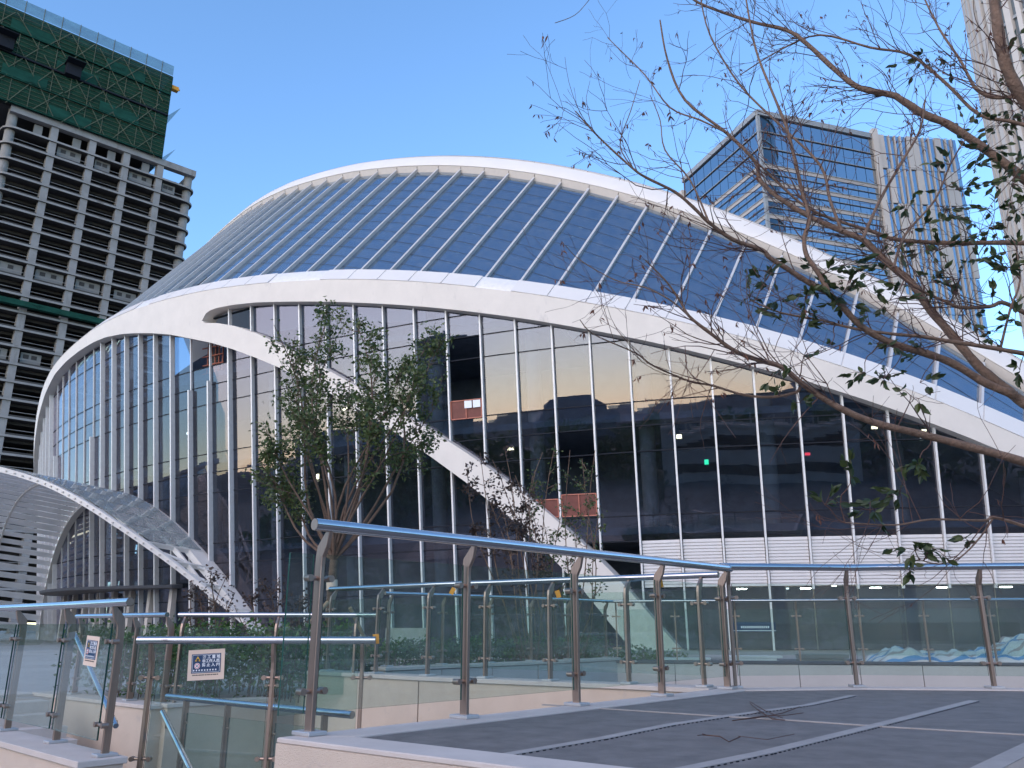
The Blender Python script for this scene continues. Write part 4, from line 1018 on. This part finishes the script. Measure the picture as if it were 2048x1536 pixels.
hedge('dark clipped hedge behind the farther railing', [(-2.4, 14.4), (2.2, 18.8), (1.4, 19.6), (-3.2, 15.3)], GZ, -.28, 9000, .075, 3)
hedge('loose bright green shrub bed left of the notice', [(-7.6, 14.4), (-5.0, 12.6), (-2.5, 12.9), (-2.7, 14.8), (-6.5, 16)], GZ, -.1, 8000, .085, 4, rag=.2)
hedge('low green planting at the foot of the arch leg', [(1.6, 19.5), (4.2, 20.4), (4.0, 21.5), (1.5, 21)], GZ, -.55, 1500, .08, 5)

# ------------------------------------------------------------------ tarpaulin and building material on the planter ledge
def tarpmat():
    m, t, b, o = nodes('striped_tarpaulin'); tc = N(t, 'ShaderNodeUVMap'); sp = N(t, 'ShaderNodeSeparateXYZ'); t.links.new(tc.outputs[0], sp.inputs[0])
    mt = N(t, 'ShaderNodeMath', operation='FRACT'); t.links.new(sp.outputs[1], mt.inputs[0])
    r = ramp(t, mt.outputs[0], [(0, (.62, .6, .6)), (.2, (.62, .6, .6)), (.21, (.10, .25, .46)), (.36, (.12, .28, .48)), (.37, (.6, .58, .58)), (.62, (.6, .58, .58)), (.63, (.40, .30, .29)), (.78, (.38, .29, .29)), (.79, (.62, .6, .6)), (1, (.62, .6, .6))])
    r.color_ramp.interpolation = 'LINEAR'; t.links.new(r.outputs[0], b.inputs['Base Color']); b.inputs['Roughness'].default_value = .5
    return m
def tarp():
    root = thing('tarpaulin', 'blue and white striped tarpaulin heaped over material on the planter', 'tarpaulin', loc=(9, 17.8, DZ - .12))
    nx, ny = 70, 26; rg = random.Random(2); V = []; F = []; UV = []
    x0 = 7.3; x1 = 11.5
    for j in range(ny):
        for i in range(nx):
            fx, fy = i / (nx - 1), j / (ny - 1); x = x0 + (x1 - x0) * fx; y = 17.65 - .165 * (x - 5) + 1.15 * fy
            env = min(1, fx * 9, (1 - fx) * 9) ** .7 * min(1, fy * 6 + .05, (1 - fy) * 5) ** .6
            h = .23 + .15 * math.exp(-((fx - .75) / .16) ** 2) * 1.5 + .09 * math.sin(fx * 14 + fy * 2) * math.cos(fx * 5) + .05 * math.sin(fx * 37 + fy * 9) + .035 * math.sin(fx * 61 - fy * 17) + .02 * math.sin(fx * 97 + fy * 33) - .06 * math.exp(-((fx - .33) / .05) ** 2)
            V.append((x + .04 * math.sin(fy * 11 + fx * 20), y, DZ - .115 + max(.012, h * env))); UV.append((fx, fy * 3.3 + .25 * h + .10 * math.sin(fx * 9) + .05 * math.sin(fx * 23)))
    for j in range(ny - 1):
        for i in range(nx - 1): F.append((j * nx + i, j * nx + i + 1, (j + 1) * nx + i + 1, (j + 1) * nx + i))
    me = bpy.data.meshes.new('sheet'); me.from_pydata(V, [], F); uv = me.uv_layers.new(name='UVMap')
    for l in me.loops: uv.data[l.index].uv = UV[l.vertex_index]
    me.polygons.foreach_set('use_smooth', [True] * len(me.polygons)); me.materials.append(tarpmat())
    o = bpy.data.objects.new('sheet', me); col.objects.link(o); o.parent = root; o.matrix_parent_inverse = Matrix.Translation(root.location).inverted()
    md = o.modifiers.new('solid', 'SOLIDIFY'); md.thickness = .006
tarp()
def pile(name, label, u0, u1, vb, y, rowsn, hh, m, cat):
    a, b = on_z(u0, vb, DZ - .12), on_z(u1, vb, DZ - .12); a = a * (y / a[1]); b = b * (y / b[1]); root = thing(name, label, cat, loc=(a[0], y, DZ - .12)); rg = random.Random(int(u0))
    for r_ in range(rowsn):
        for q in range(2):
            x0, x1 = a[0] + rg.uniform(-.08, .08), b[0] + rg.uniform(-.25, .05)
            MB().box(((x0 + x1) / 2, y + .2 * q + rg.uniform(-.02, .02), DZ - .118 + hh * (r_ + .5)), (x1 - x0, .17, hh - .008)).build('bar', m, root)
pile('profile_stack', 'stack of pale aluminium profiles on the planter ledge', 1455, 1560, 1306, 18.3, 3, .05, M['mullion'], 'stack')
pile('block_stack', 'low stack of grey blocks beside the tarpaulin', 1604, 1690, 1306, 18.2, 2, .09, M['block'], 'stack')
pile('profile_stack', 'short bundle of pale profiles near the arch foot', 1325, 1420, 1306, 18.6, 2, .05, M['mullion'], 'stack')
pb = at_y(815, 1280, 20.5); tag(MB().box((pb[0], 20.5, GZ + .55), (1.05, .05, 1.0)).box((pb[0], 20.6, GZ + .05), (1.2, .3, .08)).build('site_board', M['coping']), 'blank pale board standing behind the hedge', 'board')
pb = at_y(590, 1265, 17.5); tag(MB().box((pb[0], 17.5, GZ + .6), (.75, .04, .95), (vec(.97, .2, 0), vec(-.2, .97, 0), UPV)).box((pb[0], 17.55, GZ + .06), (.8, .3, .08)).build('site_board', M['intl']), 'leaning pale panel beside the leafy tree', 'board')
# ------------------------------------------------------------------ big tree at the right, its trunk just outside the frame
def big_tree():
    rg = random.Random(42); T0 = on_z(2360, 1560, DZ); T0 = vec(3.35, 4.15, DZ)
    root = thing('foreground_tree', 'half-bare brown-branched tree reaching in from the right', 'tree', loc=tuple(T0))
    fork = at_y(2330, 1010, 4.1); fork2 = at_y(2290, 720, 4.3)
    bk = MB()
    bk.tube([T0, T0 * .5 + fork * .5 + vec(.03, 0, 0), fork, fork * .5 + fork2 * .5 + vec(-.03, .04, 0), fork2, fork2 + vec(-.12, .1, .55)], [.085, .075, .066, .058, .05, .035], 14)
    root_wood = bk
    limbs = [
        # (pixels from thick to thin, depths start/end, radii px)
        ([(2290, 960), (2150, 870), (2048, 806), (2018, 783), (1973, 747), (1950, 725), (1898, 663), (1856, 614), (1823, 565), (1787, 536), (1749, 500), (1725, 479), (1684, 462), (1623, 435), (1561, 398), (1520, 360), (1510, 323), (1452, 265), (1370, 200), (1335, 120), (1320, 40)], 4.15, 4.7, 13.5, 2.0),
        ([(2030, 790), (1973, 767), (1908, 728), (1856, 708), (1791, 689), (1738, 663), (1709, 640), (1683, 611), (1654, 585), (1628, 572), (1582, 542), (1540, 516), (1524, 500), (1466, 479), (1418, 445), (1387, 415), (1350, 384), (1294, 356), (1267, 338), (1216, 292), (1179, 255), (1151, 222)], 4.16, 3.6, 10.5, 1.4),
        ([(1657, 582), (1633, 541), (1612, 507), (1609, 473), (1619, 438), (1606, 391), (1595, 343), (1575, 261), (1551, 200), (1517, 116), (1503, 60), (1489, -20)], 3.85, 4.2, 6.5, 2.0),
        ([(2310, 640), (2180, 470), (2048, 357), (1998, 319), (1957, 289), (1895, 248), (1854, 231), (1803, 200), (1785, 190), (1720, 176), (1674, 143), (1614, 88), (1572, 60), (1498, 42), (1396, 5), (1360, -30)], 4.3, 4.9, 14, 2.2),
        ([(2290, 560), (2150, 500), (2048, 486), (1895, 486), (1793, 479), (1742, 462), (1657, 435), (1600, 405), (1540, 350), (1490, 300)], 4.35, 4.6, 7.5, 1.8),
        ([(2320, 1030), (2180, 975), (2048, 924), (1933, 892), (1841, 868), (1748, 845), (1674, 813), (1609, 771), (1563, 734), (1517, 720), (1470, 702), (1424, 669), (1378, 632), (1359, 600), (1330, 560), (1290, 520)], 4.1, 3.5, 11, 1.5),
        ([(1600, 775), (1591, 785), (1544, 794), (1489, 790), (1424, 771), (1378, 762), (1304, 730), (1271, 706), (1188, 669), (1160, 640)], 3.85, 3.4, 4.2, 1.0),
        ([(2300, 820), (2120, 660), (2048, 625), (2005, 605), (1980, 613), (1921, 615), (1892, 603), (1853, 587), (1824, 568), (1760, 520)], 4.3, 4.25, 6.5, 2.0),
        ([(2300, 790), (2160, 725), (2048, 707), (1980, 695), (1902, 683), (1843, 673), (1785, 668), (1703, 656), (1640, 640), (1560, 625), (1500, 600)], 4.2, 4.0, 6.5, 1.6),
        ([(2290, 620), (2140, 330), (2060, 215), (2030, 170), (2007, 116), (1995, 50), (1985, -30)], 3.4, 3.2, 16, 13),
        ([(2060, 190), (1990, 195), (1955, 180), (1940, 158), (1920, 120), (1880, 60), (1850, 0)], 4.3, 4.6, 6, 2.0),
        ([(2250, 330), (2048, 250), (1960, 230), (1890, 165), (1820, 110), (1740, 95), (1640, 70), (1560, 100), (1480, 150)], 4.6, 5.2, 5.5, 1.4),
        ([(2250, 1120), (2048, 1052), (1987, 1035), (1966, 1041), (1862, 1039), (1790, 1050), (1690, 1045)], 3.9, 3.7, 4.5, 1.2),
        ([(1987, 1035), (1960, 1075), (1920, 1115), (1880, 1128), (1840, 1120)], 3.85, 3.8, 2.2, 1.0),
        ([(1378, 632), (1340, 600), (1290, 575), (1230, 560), (1160, 520), (1130, 490)], 3.55, 3.4, 2.2, .8),
        ([(1452, 265), (1400, 240), (1340, 215), (1290, 150), (1240, 100), (1215, 75)], 4.65, 4.9, 2.6, .9),
        ([(1267, 338), (1240, 290), (1262, 220), (1280, 160)], 3.7, 3.8, 1.8, .8),
        ([(1418, 445), (1380, 360), (1330, 300), (1320, 240), (1300, 190)], 3.75, 3.9, 2.6, .9),
        ([(1684, 462), (1660, 400), (1640, 330), (1560, 250), (1480, 170), (1420, 70), (1400, -10)], 4.4, 4.8, 4.2, 1.6),
        ([(1725, 479), (1760, 400), (1800, 330), (1840, 260), (1850, 200)], 4.3, 4.6, 4.5, 2.0),
        ([(1787, 536), (1810, 470), (1870, 400), (1900, 330), (1930, 280)], 4.3, 4.5, 3.6, 1.4),
        ([(1110, 46), (1150, 30), (1178, 0), (1200, -30)], 4.2, 4.4, 1.0, .8),
        ([(2000, 700), (2020, 620), (2040, 560), (2030, 480)], 4.1, 4.2, 3.2, 1.5),
    ]
    tips = []; segs = []
    for px, d0, d1, r0, r1 in limbs:
        n_ = len(px); pts = []; acc = [0]
        for a, b in zip(px[:-1], px[1:]): acc.append(acc[-1] + math.hypot(b[0] - a[0], b[1] - a[1]))
        ph = rg.uniform(0, 6)
        for i, (u, v) in enumerate(px):
            f = acc[i] / acc[-1]; y = d0 + (d1 - d0) * f + .06 * math.sin(ph + 5 * f); pts.append(at_y(u, v, y))
        # smooth resample (Catmull-Rom)
        sm = []
        for i in range(n_ - 1):
            p0, p1, p2, p3 = pts[max(i - 1, 0)], pts[i], pts[i + 1], pts[min(i + 2, n_ - 1)]
            for q in range(4):
                t = q / 4; sm.append(.5 * ((2 * p1) + (-p0 + p2) * t + (2 * p0 - 5 * p1 + 4 * p2 - p3) * t * t + (-p0 + 3 * p1 - 3 * p2 + p3) * t ** 3))
        sm.append(pts[-1]); k = len(sm)
        rad = [((r0 * (1 - i / (k - 1)) ** .9 + r1 * (i / (k - 1)) ** .9) if True else 0) * .86 / FPX * (d0 + (d1 - d0) * i / (k - 1)) * (1 + .06 * math.sin(i * 1.7)) for i in range(k)]
        bk.tube(sm, rad, 10 if r0 > 5 else 6, cap=True)
        segs.append((sm, rad))
    tw = MB(); ends = []
    def twig(p, d, l, r_, depth):
        pts = [p]; q = p.copy(); dd = d.copy()
        nn = 6
        for i in range(nn):
            dd = unit(dd + vec(rg.gauss(0, .13), rg.gauss(0, .13), rg.gauss(.02, .13))); q = q + dd * l / nn; pts.append(q.copy())
        tw.tube(pts, list(np.linspace(r_, max(.0009, r_ * .35), nn + 1)), 5, cap=False)
        ends.append((pts[-2], pts[-1]))
        if depth > 0:
            for _ in range(rg.choice((1, 2, 2, 3))):
                i = rg.randint(1, nn - 1); d2 = unit(dd + vec(rg.gauss(0, .6), rg.gauss(0, .4), rg.gauss(0, .6))); twig(pts[i], d2, l * rg.uniform(.4, .7), r_ * .6, depth - 1)
    for sm, rad in segs:
        L = sum(np.linalg.norm(b - a) for a, b in zip(sm[:-1], sm[1:])); cnt = int(L * 10)
        for _ in range(cnt):
            f = rg.uniform(.25, 1); i = min(len(sm) - 2, int(f * (len(sm) - 1))); p = sm[i]; t = unit(sm[i + 1] - sm[i])
            u_, v_ = proj(p)
            if u_ > 2150 or (u_ < 1420 and rg.random() < .4): continue
            d = unit(t + vec(rg.gauss(0, .55), rg.gauss(0, .5), rg.gauss(.1, .55))); twig(p, d, rg.uniform(.16, .55), min(rad[i] * .45, .0034), 2 if rg.random() < .65 else 1)
    bk.build('trunk', M['bark'], root, True); tw.build('twigs', M['barkt'], root, True)
    # leaves: green in clusters, dry ones at the left tips
    def leaf(mb, p, d, L, W, rg_):
        d = unit(d); s = unit(np.cross(d, vec(rg_.gauss(0, 1), rg_.gauss(0, 1), rg_.gauss(0, 1)))); nn = np.cross(d, s); b = len(mb.v)
        q = [p, p + d * L * .25 + s * W * .8 + nn * L * .05, p + d * L * .55 + s * W * .85 + nn * L * .06, p + d * L - nn * L * .1, p + d * L * .55 - s * W * .85 + nn * L * .06, p + d * L * .25 - s * W * .8 + nn * L * .05, p + d * L * .5 - nn * L * .02]
        mb.v += [tuple(float(c) for c in x) for x in q]; mb.f += [(b, b + 1, b + 6), (b + 1, b + 2, b + 6), (b + 2, b + 3, b + 6), (b + 3, b + 4, b + 6), (b + 4, b + 5, b + 6), (b + 5, b, b + 6)]; mb.m += [0] * 6
    gl = MB(); sprig = MB()
    clusters = [(1500, 592, 55, 26), (1560, 600, 55, 26), (1620, 560, 45, 22), (1690, 585, 60, 48), (1655, 545, 45, 26), (1690, 530, 30, 16), (1560, 640, 40, 14), (1600, 655, 30, 10), (1660, 690, 35, 9), (1770, 755, 45, 30), (1730, 745, 30, 16), (1840, 765, 25, 9), (1800, 460, 70, 34), (1880, 500, 70, 40), (1750, 520, 45, 18), (1920, 380, 60, 40), (1950, 330, 50, 34), (1990, 420, 50, 30), (2000, 250, 50, 34), (1850, 110, 50, 26), (1900, 130, 40, 22), (1960, 520, 40, 26), (1860, 565, 50, 26), (1780, 690, 45, 20), (1560, 785, 30, 14), (1600, 805, 20, 6), (1840, 930, 30, 22), (1800, 985, 45, 26), (1700, 950, 35, 16), (1650, 1010, 45, 20), (1740, 1020, 45, 24), (1830, 1100, 35, 30), (1860, 1095, 30, 18), (1820, 1135, 18, 8), (1935, 1080, 25, 10), (2040, 740, 25, 10), (1850, 700, 40, 16), (1560, 745, 25, 6), (1530, 560, 30, 10), (1730, 630, 35, 14), (2030, 330, 40, 26), (2035, 500, 40, 22), (1985, 600, 35, 14), (1820, 410, 35, 12), (2000, 180, 40, 16), (1960, 460, 45, 34), (2010, 540, 45, 30), (1920, 560, 45, 28), (1840, 480, 45, 26), (2030, 640, 35, 20), (1980, 300, 45, 30), (1780, 600, 40, 20), (1700, 610, 35, 18), (1610, 600, 40, 20), (1740, 560, 35, 16), (1930, 250, 40, 20), (1880, 420, 40, 20), (2020, 90, 35, 14), (1820, 790, 30, 12), (2035, 420, 40, 30), (2025, 220, 40, 26), (1990, 680, 30, 14), (1940, 640, 35, 18), (2000, 360, 40, 26), (1900, 330, 35, 18)]
    for u, v, rr, cnt in clusters:
        # hang the cluster on the nearest limb point
        best = min(((proj(p)[0] - u) ** 2 + (proj(p)[1] - v) ** 2, i, j) for i, (sm, _) in enumerate(segs) for j, p in enumerate(sm)); src = segs[best[1]][0][best[2]]
        c = at_y(u, v, src[1] - .03); sprig.tube(curvy(src, c, rg, .08, 6), list(np.linspace(.0035, .0018, 6)), 5, cap=False)
        for _ in range(max(2, cnt // 5)):
            e = c + vec(rg.gauss(0, rr), rg.gauss(0, rr), rg.gauss(0, rr * .7)) / FPX * src[1] * .75; sprig.tube([c, (c + e) / 2 + vec(0, 0, .01), e], [.0018, .0014, .001], 4, cap=False)
            for q in range(5):
                f = rg.uniform(.25, 1.05); p = c + (e - c) * f; leaf(gl, p, (e - c) * 2 + vec(rg.gauss(0, .06), rg.gauss(0, .06), rg.gauss(-.03, .05)), rg.uniform(.04, .066), rg.uniform(.011, .018), rg)
    gl.build('leaves', M['leafn'], root); sprig.build('sprigs', M['barkt'], root, True)['kind'] = 'stuff'
    dl = MB()
    for a, b in ends:
        u_, v_ = proj(b)
        pr = .30 if u_ < 1500 else .22 if v_ < 330 else .1
        if rg.random() < pr:
            for q in range(rg.choice((1, 2, 3, 4))): leaf(dl, a + (b - a) * rg.random(), vec(rg.gauss(0, .5), rg.gauss(0, .5), -1), rg.uniform(.018, .04), rg.uniform(.003, .006), rg)
    dl.build('dry_leaves', M['leafb'], root)
M['barkt'] = mat('twig_bark', (.095, .05, .038), .8, var=.3, scale=20)
big_tree()
# fallen twigs on the paving
def fallen(label, px, seed):
    rg = random.Random(seed); root = thing('fallen_twig', label, 'twig', 'twigs fallen on the paving', loc=tuple(on_z(*px[0], DZ)))
    mb = MB()
    for k in range(3):
        i0 = k; d = vec(rg.uniform(-.3, .3), rg.uniform(-.3, .3), 0) * k; pts = [on_z(u, v, DZ) + d * (i / len(px)) + vec(0, 0, .006 + .02 * rg.random() * (k > 0)) for i, (u, v) in enumerate(px)]; mb.tube(pts[:len(pts) - k] if k < 2 else pts[1:4], .0036 - .0009 * k, 6)
    mb.build('stem', M['barkt'], root, True)
fallen('forked dry twig lying across the paving strip', [(1465, 1443), (1510, 1438), (1545, 1432), (1565, 1428), (1600, 1415)], 1)
fallen('dark curled twig beside the paving strip', [(1500, 1408), (1520, 1425), (1545, 1440), (1570, 1442)], 2)
fallen('small broken twig on the dark paving in front', [(1405, 1472), (1440, 1475), (1458, 1486), (1480, 1476)], 3)

# ------------------------------------------------------------------ details on the hall
def barrier(label, k, z0, z1, o=.12):
    s0, s1 = 2.0 * k + .1, 2.0 * k + 1.9; root = thing('guard_barrier', label, 'barrier', 'orange guard barriers in the open bays', loc=tuple(surf(s0, z0, o)))
    MB().pane([surf(s0, z0, o), surf(s1, z0, o), surf(s1, z1, o), surf(s0, z1, o)], nrm(s0), .03).build('mesh_panel', M['guard'], root)
    for z in (z0, z1): MB().beam(surf(s0, z, o + .03), surf(s1, z, o + .03), .05, .05).build('rail', M['orange2'], root)
    for f in (0, .5, 1): s = s0 + (s1 - s0) * f; MB().beam(surf(s, z0, o + .04), surf(s, z1, o + .04), .05, .05, nrm(s)).build('upright', M['orange2'], root)
    return root
M['orange2'] = mat('faded_orange_paint', (.42, .14, .09), .6, var=.15)
b1 = barrier('dark orange guard barrier with papers in the upper open bay', 12, 11.0, 12.0)
for q in (0, 1): MB().pane([surf(25.1 - .5 * q - .02, z, .2) for z in (11.55, 11.95)] + [surf(24.65 - .5 * q, z, .2) for z in (11.95, 11.55)], nrm(25), .01).build('paper', M['ink_w'], b1)
barrier('orange guard barrier at the lower open bay above the louvres', 9, 5.5, 6.6)
barrier('orange guard barrier half hidden beside the arch leg', 10, 5.5, 6.4)
redf = thing('red_scaffold', 'red painted scaffold seen in the open bay of the left arcade', 'scaffolding', loc=tuple(surf(45, 16.1, -1)))
for i in range(5): MB().tube([surf(44.2 + .4 * i, 16.3, -1), surf(44.3 + .4 * i, 19, -1.3)], .05, 6).build('tube', M['orange2'], redf)
for i in range(4): MB().tube([surf(44, 16.6 + .6 * i, -1), surf(46.2, 16.7 + .6 * i, -1)], .05, 6).build('tube', M['orange2'], redf)
# lit work lamps behind the glass, and two glows imitating mirrored traffic lights
M['lampw'] = emit('warm_lamp', (1.0, .78, .45), 3); M['lampc'] = emit('cool_lamp', (1, .95, .85), 2); M['lg'] = emit('green_reflection_glow', (.05, 1.0, .45), 1); M['lr'] = emit('red_reflection_glow', (1.0, .05, .08), 1)
def lamp(label, u, v, o, wd, ht, m='lampw'):
    # find the spot on an offset copy of the glass wall
    best = None
    for s in np.arange(-4, 80, .5):
        for z in np.arange(-1, 20, .5):
            a = proj(surf(s, z, o)); e = (a[0] - u) ** 2 + (a[1] - v) ** 2
            if best is None or e < best[0]: best = (e, s, z)
    _, s, z = best
    for _ in range(8):
        a = np.array(proj(surf(s, z, o))); J = np.stack([(np.array(proj(surf(s + .01, z, o))) - a) / .01, (np.array(proj(surf(s, z + .01, o))) - a) / .01], 1); d = np.linalg.solve(J, np.array([u, v]) - a); s += d[0]; z += d[1]
    P = surf(s, z, o); root = thing('work_lamp', label, 'lamp', 'lit lamps behind the glass wall', loc=tuple(P))
    MB().box(P, (wd, .08, ht), (tang(s), nrm(s), UPV)).build('lens', M[m], root)
    MB().box(P - nrm(s) * .09, (wd + .08, .08, ht + .08), (tang(s), nrm(s), UPV)).build('housing', M['darkslab'], root); MB().beam(P - nrm(s) * .1 + UPV * ht / 2, P - nrm(s) * .1 + UPV * (ht / 2 + .7), .03, .03, nrm(s)).build('hanger', M['darkslab'], root)
lamp('tall bright lamp behind the glass left of the leafy tree trunk', 635, 955, -1.2, .16, .42)
lamp('small warm lamp behind the glass at the left of the leafy tree', 565, 905, -1.0, .12, .12)
lamp('warm lamp glinting through the crown of the leafy tree', 690, 818, -1.2, .3, .12)
lamp('wide bright lamp behind the glass above the reddish tree', 1021, 897, -1.0, .34, .16)
lamp('warm lamp behind the glass right of the lower open bay', 1358, 873, -1.4, .26, .2)
lamp('bright lamp behind the glass under the long branch', 1749, 855, -1.0, .26, .12)
lamp('small lamp near the arch at the right end of the glass', 1848, 861, -1.0, .2, .1)
lamp('cool lamp just below the small lamp at right', 1843, 878, -1.0, .14, .08, 'lampc')
lamp('pale lamp behind the left arcade glass', 378, 866, -1.2, .45, .14, 'lampc')
lamp('green traffic light reflection at right, added as a glowing box', 1413, 924, -.6, .2, .24, 'lg')  # mirrored green traffic light, imitated by an added glow indoors
lamp('red traffic light reflection at right, added as a glowing box', 1615, 908, -.6, .24, .12, 'lr')  # added red glow in place of a traffic light's reflection
lamp('left warm lamp of a pair inside the entrance', 183, 1088, -1.0, .26, .2)
lamp('right warm lamp of a pair inside the entrance', 207, 1087, -1.0, .26, .2)
lamp('warm lamp high in the mid glass bays', 1385, 826, -1.2, .16, .14)
lamp('twin cool lamp above the white balustrade glass', 1668, 1171, -2.0, .22, .1, 'lampc')
lamp('small cool lamp left above the profile stack', 1575, 1177, -2.0, .12, .08, 'lampc')
M['lampl'] = emit('lobby_lamp', (1.0, .86, .66), 22)
for i, (s, nm) in enumerate(((11.2, 'leftmost lit ceiling lamp in the ground floor lobby at right'), (8.0, 'second lit ceiling lamp from the left in the lobby'), (4.6, 'third lit ceiling lamp from the left in the lobby'), (1.4, 'fourth lit ceiling lamp from the left in the lobby'), (-1.6, 'rightmost lit ceiling lamp in the lobby'))):
    P = surf(s, 1.9, -2.6); root = thing('ceiling_lamp', nm, 'lamp', 'ceiling lamps in the lobby', loc=tuple(P))
    MB().box(P, (.5, .22, .05), (tang(s), nrm(s), UPV)).build('diffuser', M['lampl'], root); MB().box(P + UPV * .06, (.56, .28, .06), (tang(s), nrm(s), UPV)).build('housing', M['darkslab'], root); MB().beam(P + UPV * .09, P + UPV * 2.4, .03, .03, nrm(s)).build('hanger', M['darkslab'], root)
# printed banner on the ground floor glass
bn = thing('window_banner', 'thin dark blue banner with white print on ground floor glass', 'banner', loc=tuple(surf(10.8, .0, .12)))
s0, s1 = 9.85, 11.8; MB().pane([surf(s0, -.2, .1), surf(s1, -.2, .1), surf(s1, .25, .1), surf(s0, .25, .1)], nrm(10.8), .01).build('strip', M['blue'], bn)
pm = MB()
for i in range(15):
    s = 11.45 - .088 * i; pm.pane([surf(s, -.03, .12), surf(s - .06, -.03, .12), surf(s - .06, .07, .12), surf(s, .07, .12)], nrm(10.8), .008)
pm.pane([surf(s0, -.16, .12), surf(s1, -.16, .12), surf(s1, -.13, .12), surf(s0, -.13, .12)], nrm(10.8), .008)
pm.build('small_print', M['ink_w'], bn)['kind'] = 'stuff'

# ------------------------------------------------------------------ the town behind the camera, mirrored in the glass
M['town'] = mat('dull_building', (.34, .33, .34), .8, var=.2, scale=.1); M['townp'] = mat('pale_building', (.7, .64, .56), .8, var=.12, scale=.1); M['townr'] = mat('dark_roof', (.14, .17, .22), .6, var=.2, scale=.2)
M['townw'] = mat('dark_windows', (.03, .035, .045), .2, var=.3)
def house(label, az, D, wd, dp, h, m, roof=None, win=True):
    c = vec(math.sin(R(az)) * D, math.cos(R(az)) * D, 0); Y = unit(vec(c[0], c[1], 0)); X = vec(Y[1], -Y[0], 0); root = thing('town_building', label, 'building', 'town mirrored in the glass', loc=(c[0], c[1], -2.6))
    MB().box(c + UPV * (h / 2 - 2.6), (wd, dp, h), (X, Y, UPV)).build('wall', m, root)
    if roof:
        b = [c - X * (wd / 2 + .6) - Y * (dp / 2 + .6), c + X * (wd / 2 + .6) - Y * (dp / 2 + .6), c + X * (wd / 2 + .6) + Y * (dp / 2 + .6), c - X * (wd / 2 + .6) + Y * (dp / 2 + .6)]; z = h - 2.6
        MB().add([p + UPV * z for p in b] + [c - X * wd * .3 + UPV * (z + roof), c + X * wd * .3 + UPV * (z + roof)], [(0, 1, 5, 4), (2, 3, 4, 5), (1, 2, 5), (3, 0, 4), (3, 2, 1, 0)]).build('roof', M['townr'], root)
    else: MB().box(c + UPV * (h - 2.4), (wd + .6, dp + .6, .5), (X, Y, UPV)).build('parapet', m, root)
    if win:
        nfl = max(1, int(h / 4))
        for f in range(nfl): MB().box(c - Y * (dp / 2 + .03) + UPV * (-2.6 + 2.2 + f * 4), (wd * .86, .1, 1.5), (X, Y, UPV)).build('window_band', M['townw'], root)
    return root, c, X, Y
house('dark pitched roof building mirrored in the middle bays', 222, 95, 26, 16, 11, M['town'], 5)
house('wide low dark building mirrored at the left bays', 262, 100, 60, 20, 15, M['town'])
house('tall dark block mirrored beside the leafy tree', 240, 170, 22, 20, 38, M['town'])
rt, c, X, Y = house('pale low building with a rooftop rail mirrored at right', 182, 56, 46, 12, 8.2, M['townp'], None, True)
for i in range(24): MB().box(c - Y * 6 + X * (-21.5 + 1.85 * i) + UPV * 6.7, (.3, .3, 1.9), (X, Y, UPV)).build('rail_post', M['townp'], rt)
MB().box(c - Y * 6 + UPV * 6.3, (46, .25, .2), (X, Y, UPV)).build('rail', M['townp'], rt)
house('grey tower mirrored at the far right bays', 172, 130, 24, 20, 34, M['town'])
house('long dark shed mirrored at the right bays', 208, 120, 44, 20, 9, M['town'], 3)
wd_ = MB(); rgw = random.Random(8); pts = []
for _ in range(22000):
    az = rgw.uniform(50, 300); D = rgw.uniform(60, 84); h = ((13.0 if az < 140 else 8.2) + 2.0 * math.sin(az * .31) + 1.4 * math.sin(az * .83) + .8 * math.sin(az * 2.3)) * rgw.random() ** .6  # belt raised and run on to the right to block low sky
    pts.append(vec(math.sin(R(az)) * D, math.cos(R(az)) * D, -2.4 + max(0, h)))
leaves(wd_, pts, 1.5, rgw); o = wd_.build('tree_belt', M['hedge']); o['kind'] = 'stuff'; o['label'] = 'belt of dark trees mirrored low in the glass, raised to block low sky'

# low hills added out of view to cut low sky glow in reflections
rows = []
for az in np.arange(45, 322, 4.0):
    h = 10 + (28 if az < 150 else max(0, 28 * (1 - (az - 150) / 22)) if az < 172 else 0) + 2.5 * math.sin(az * .21) + 1.5 * math.sin(az * .57); a = vec(math.sin(R(az)), math.cos(R(az)), 0)
    rows.append([a * 290 + UPV * -2.58, a * 330 + UPV * h * .7, a * 370 + UPV * h, a * 480 + UPV * -2.58])
struct(MB().sweep(rows, closed=False).build('blocker_hills', mat('blocker_hill', (.15, .16, .16), .95, var=.4, scale=.05), None, True))
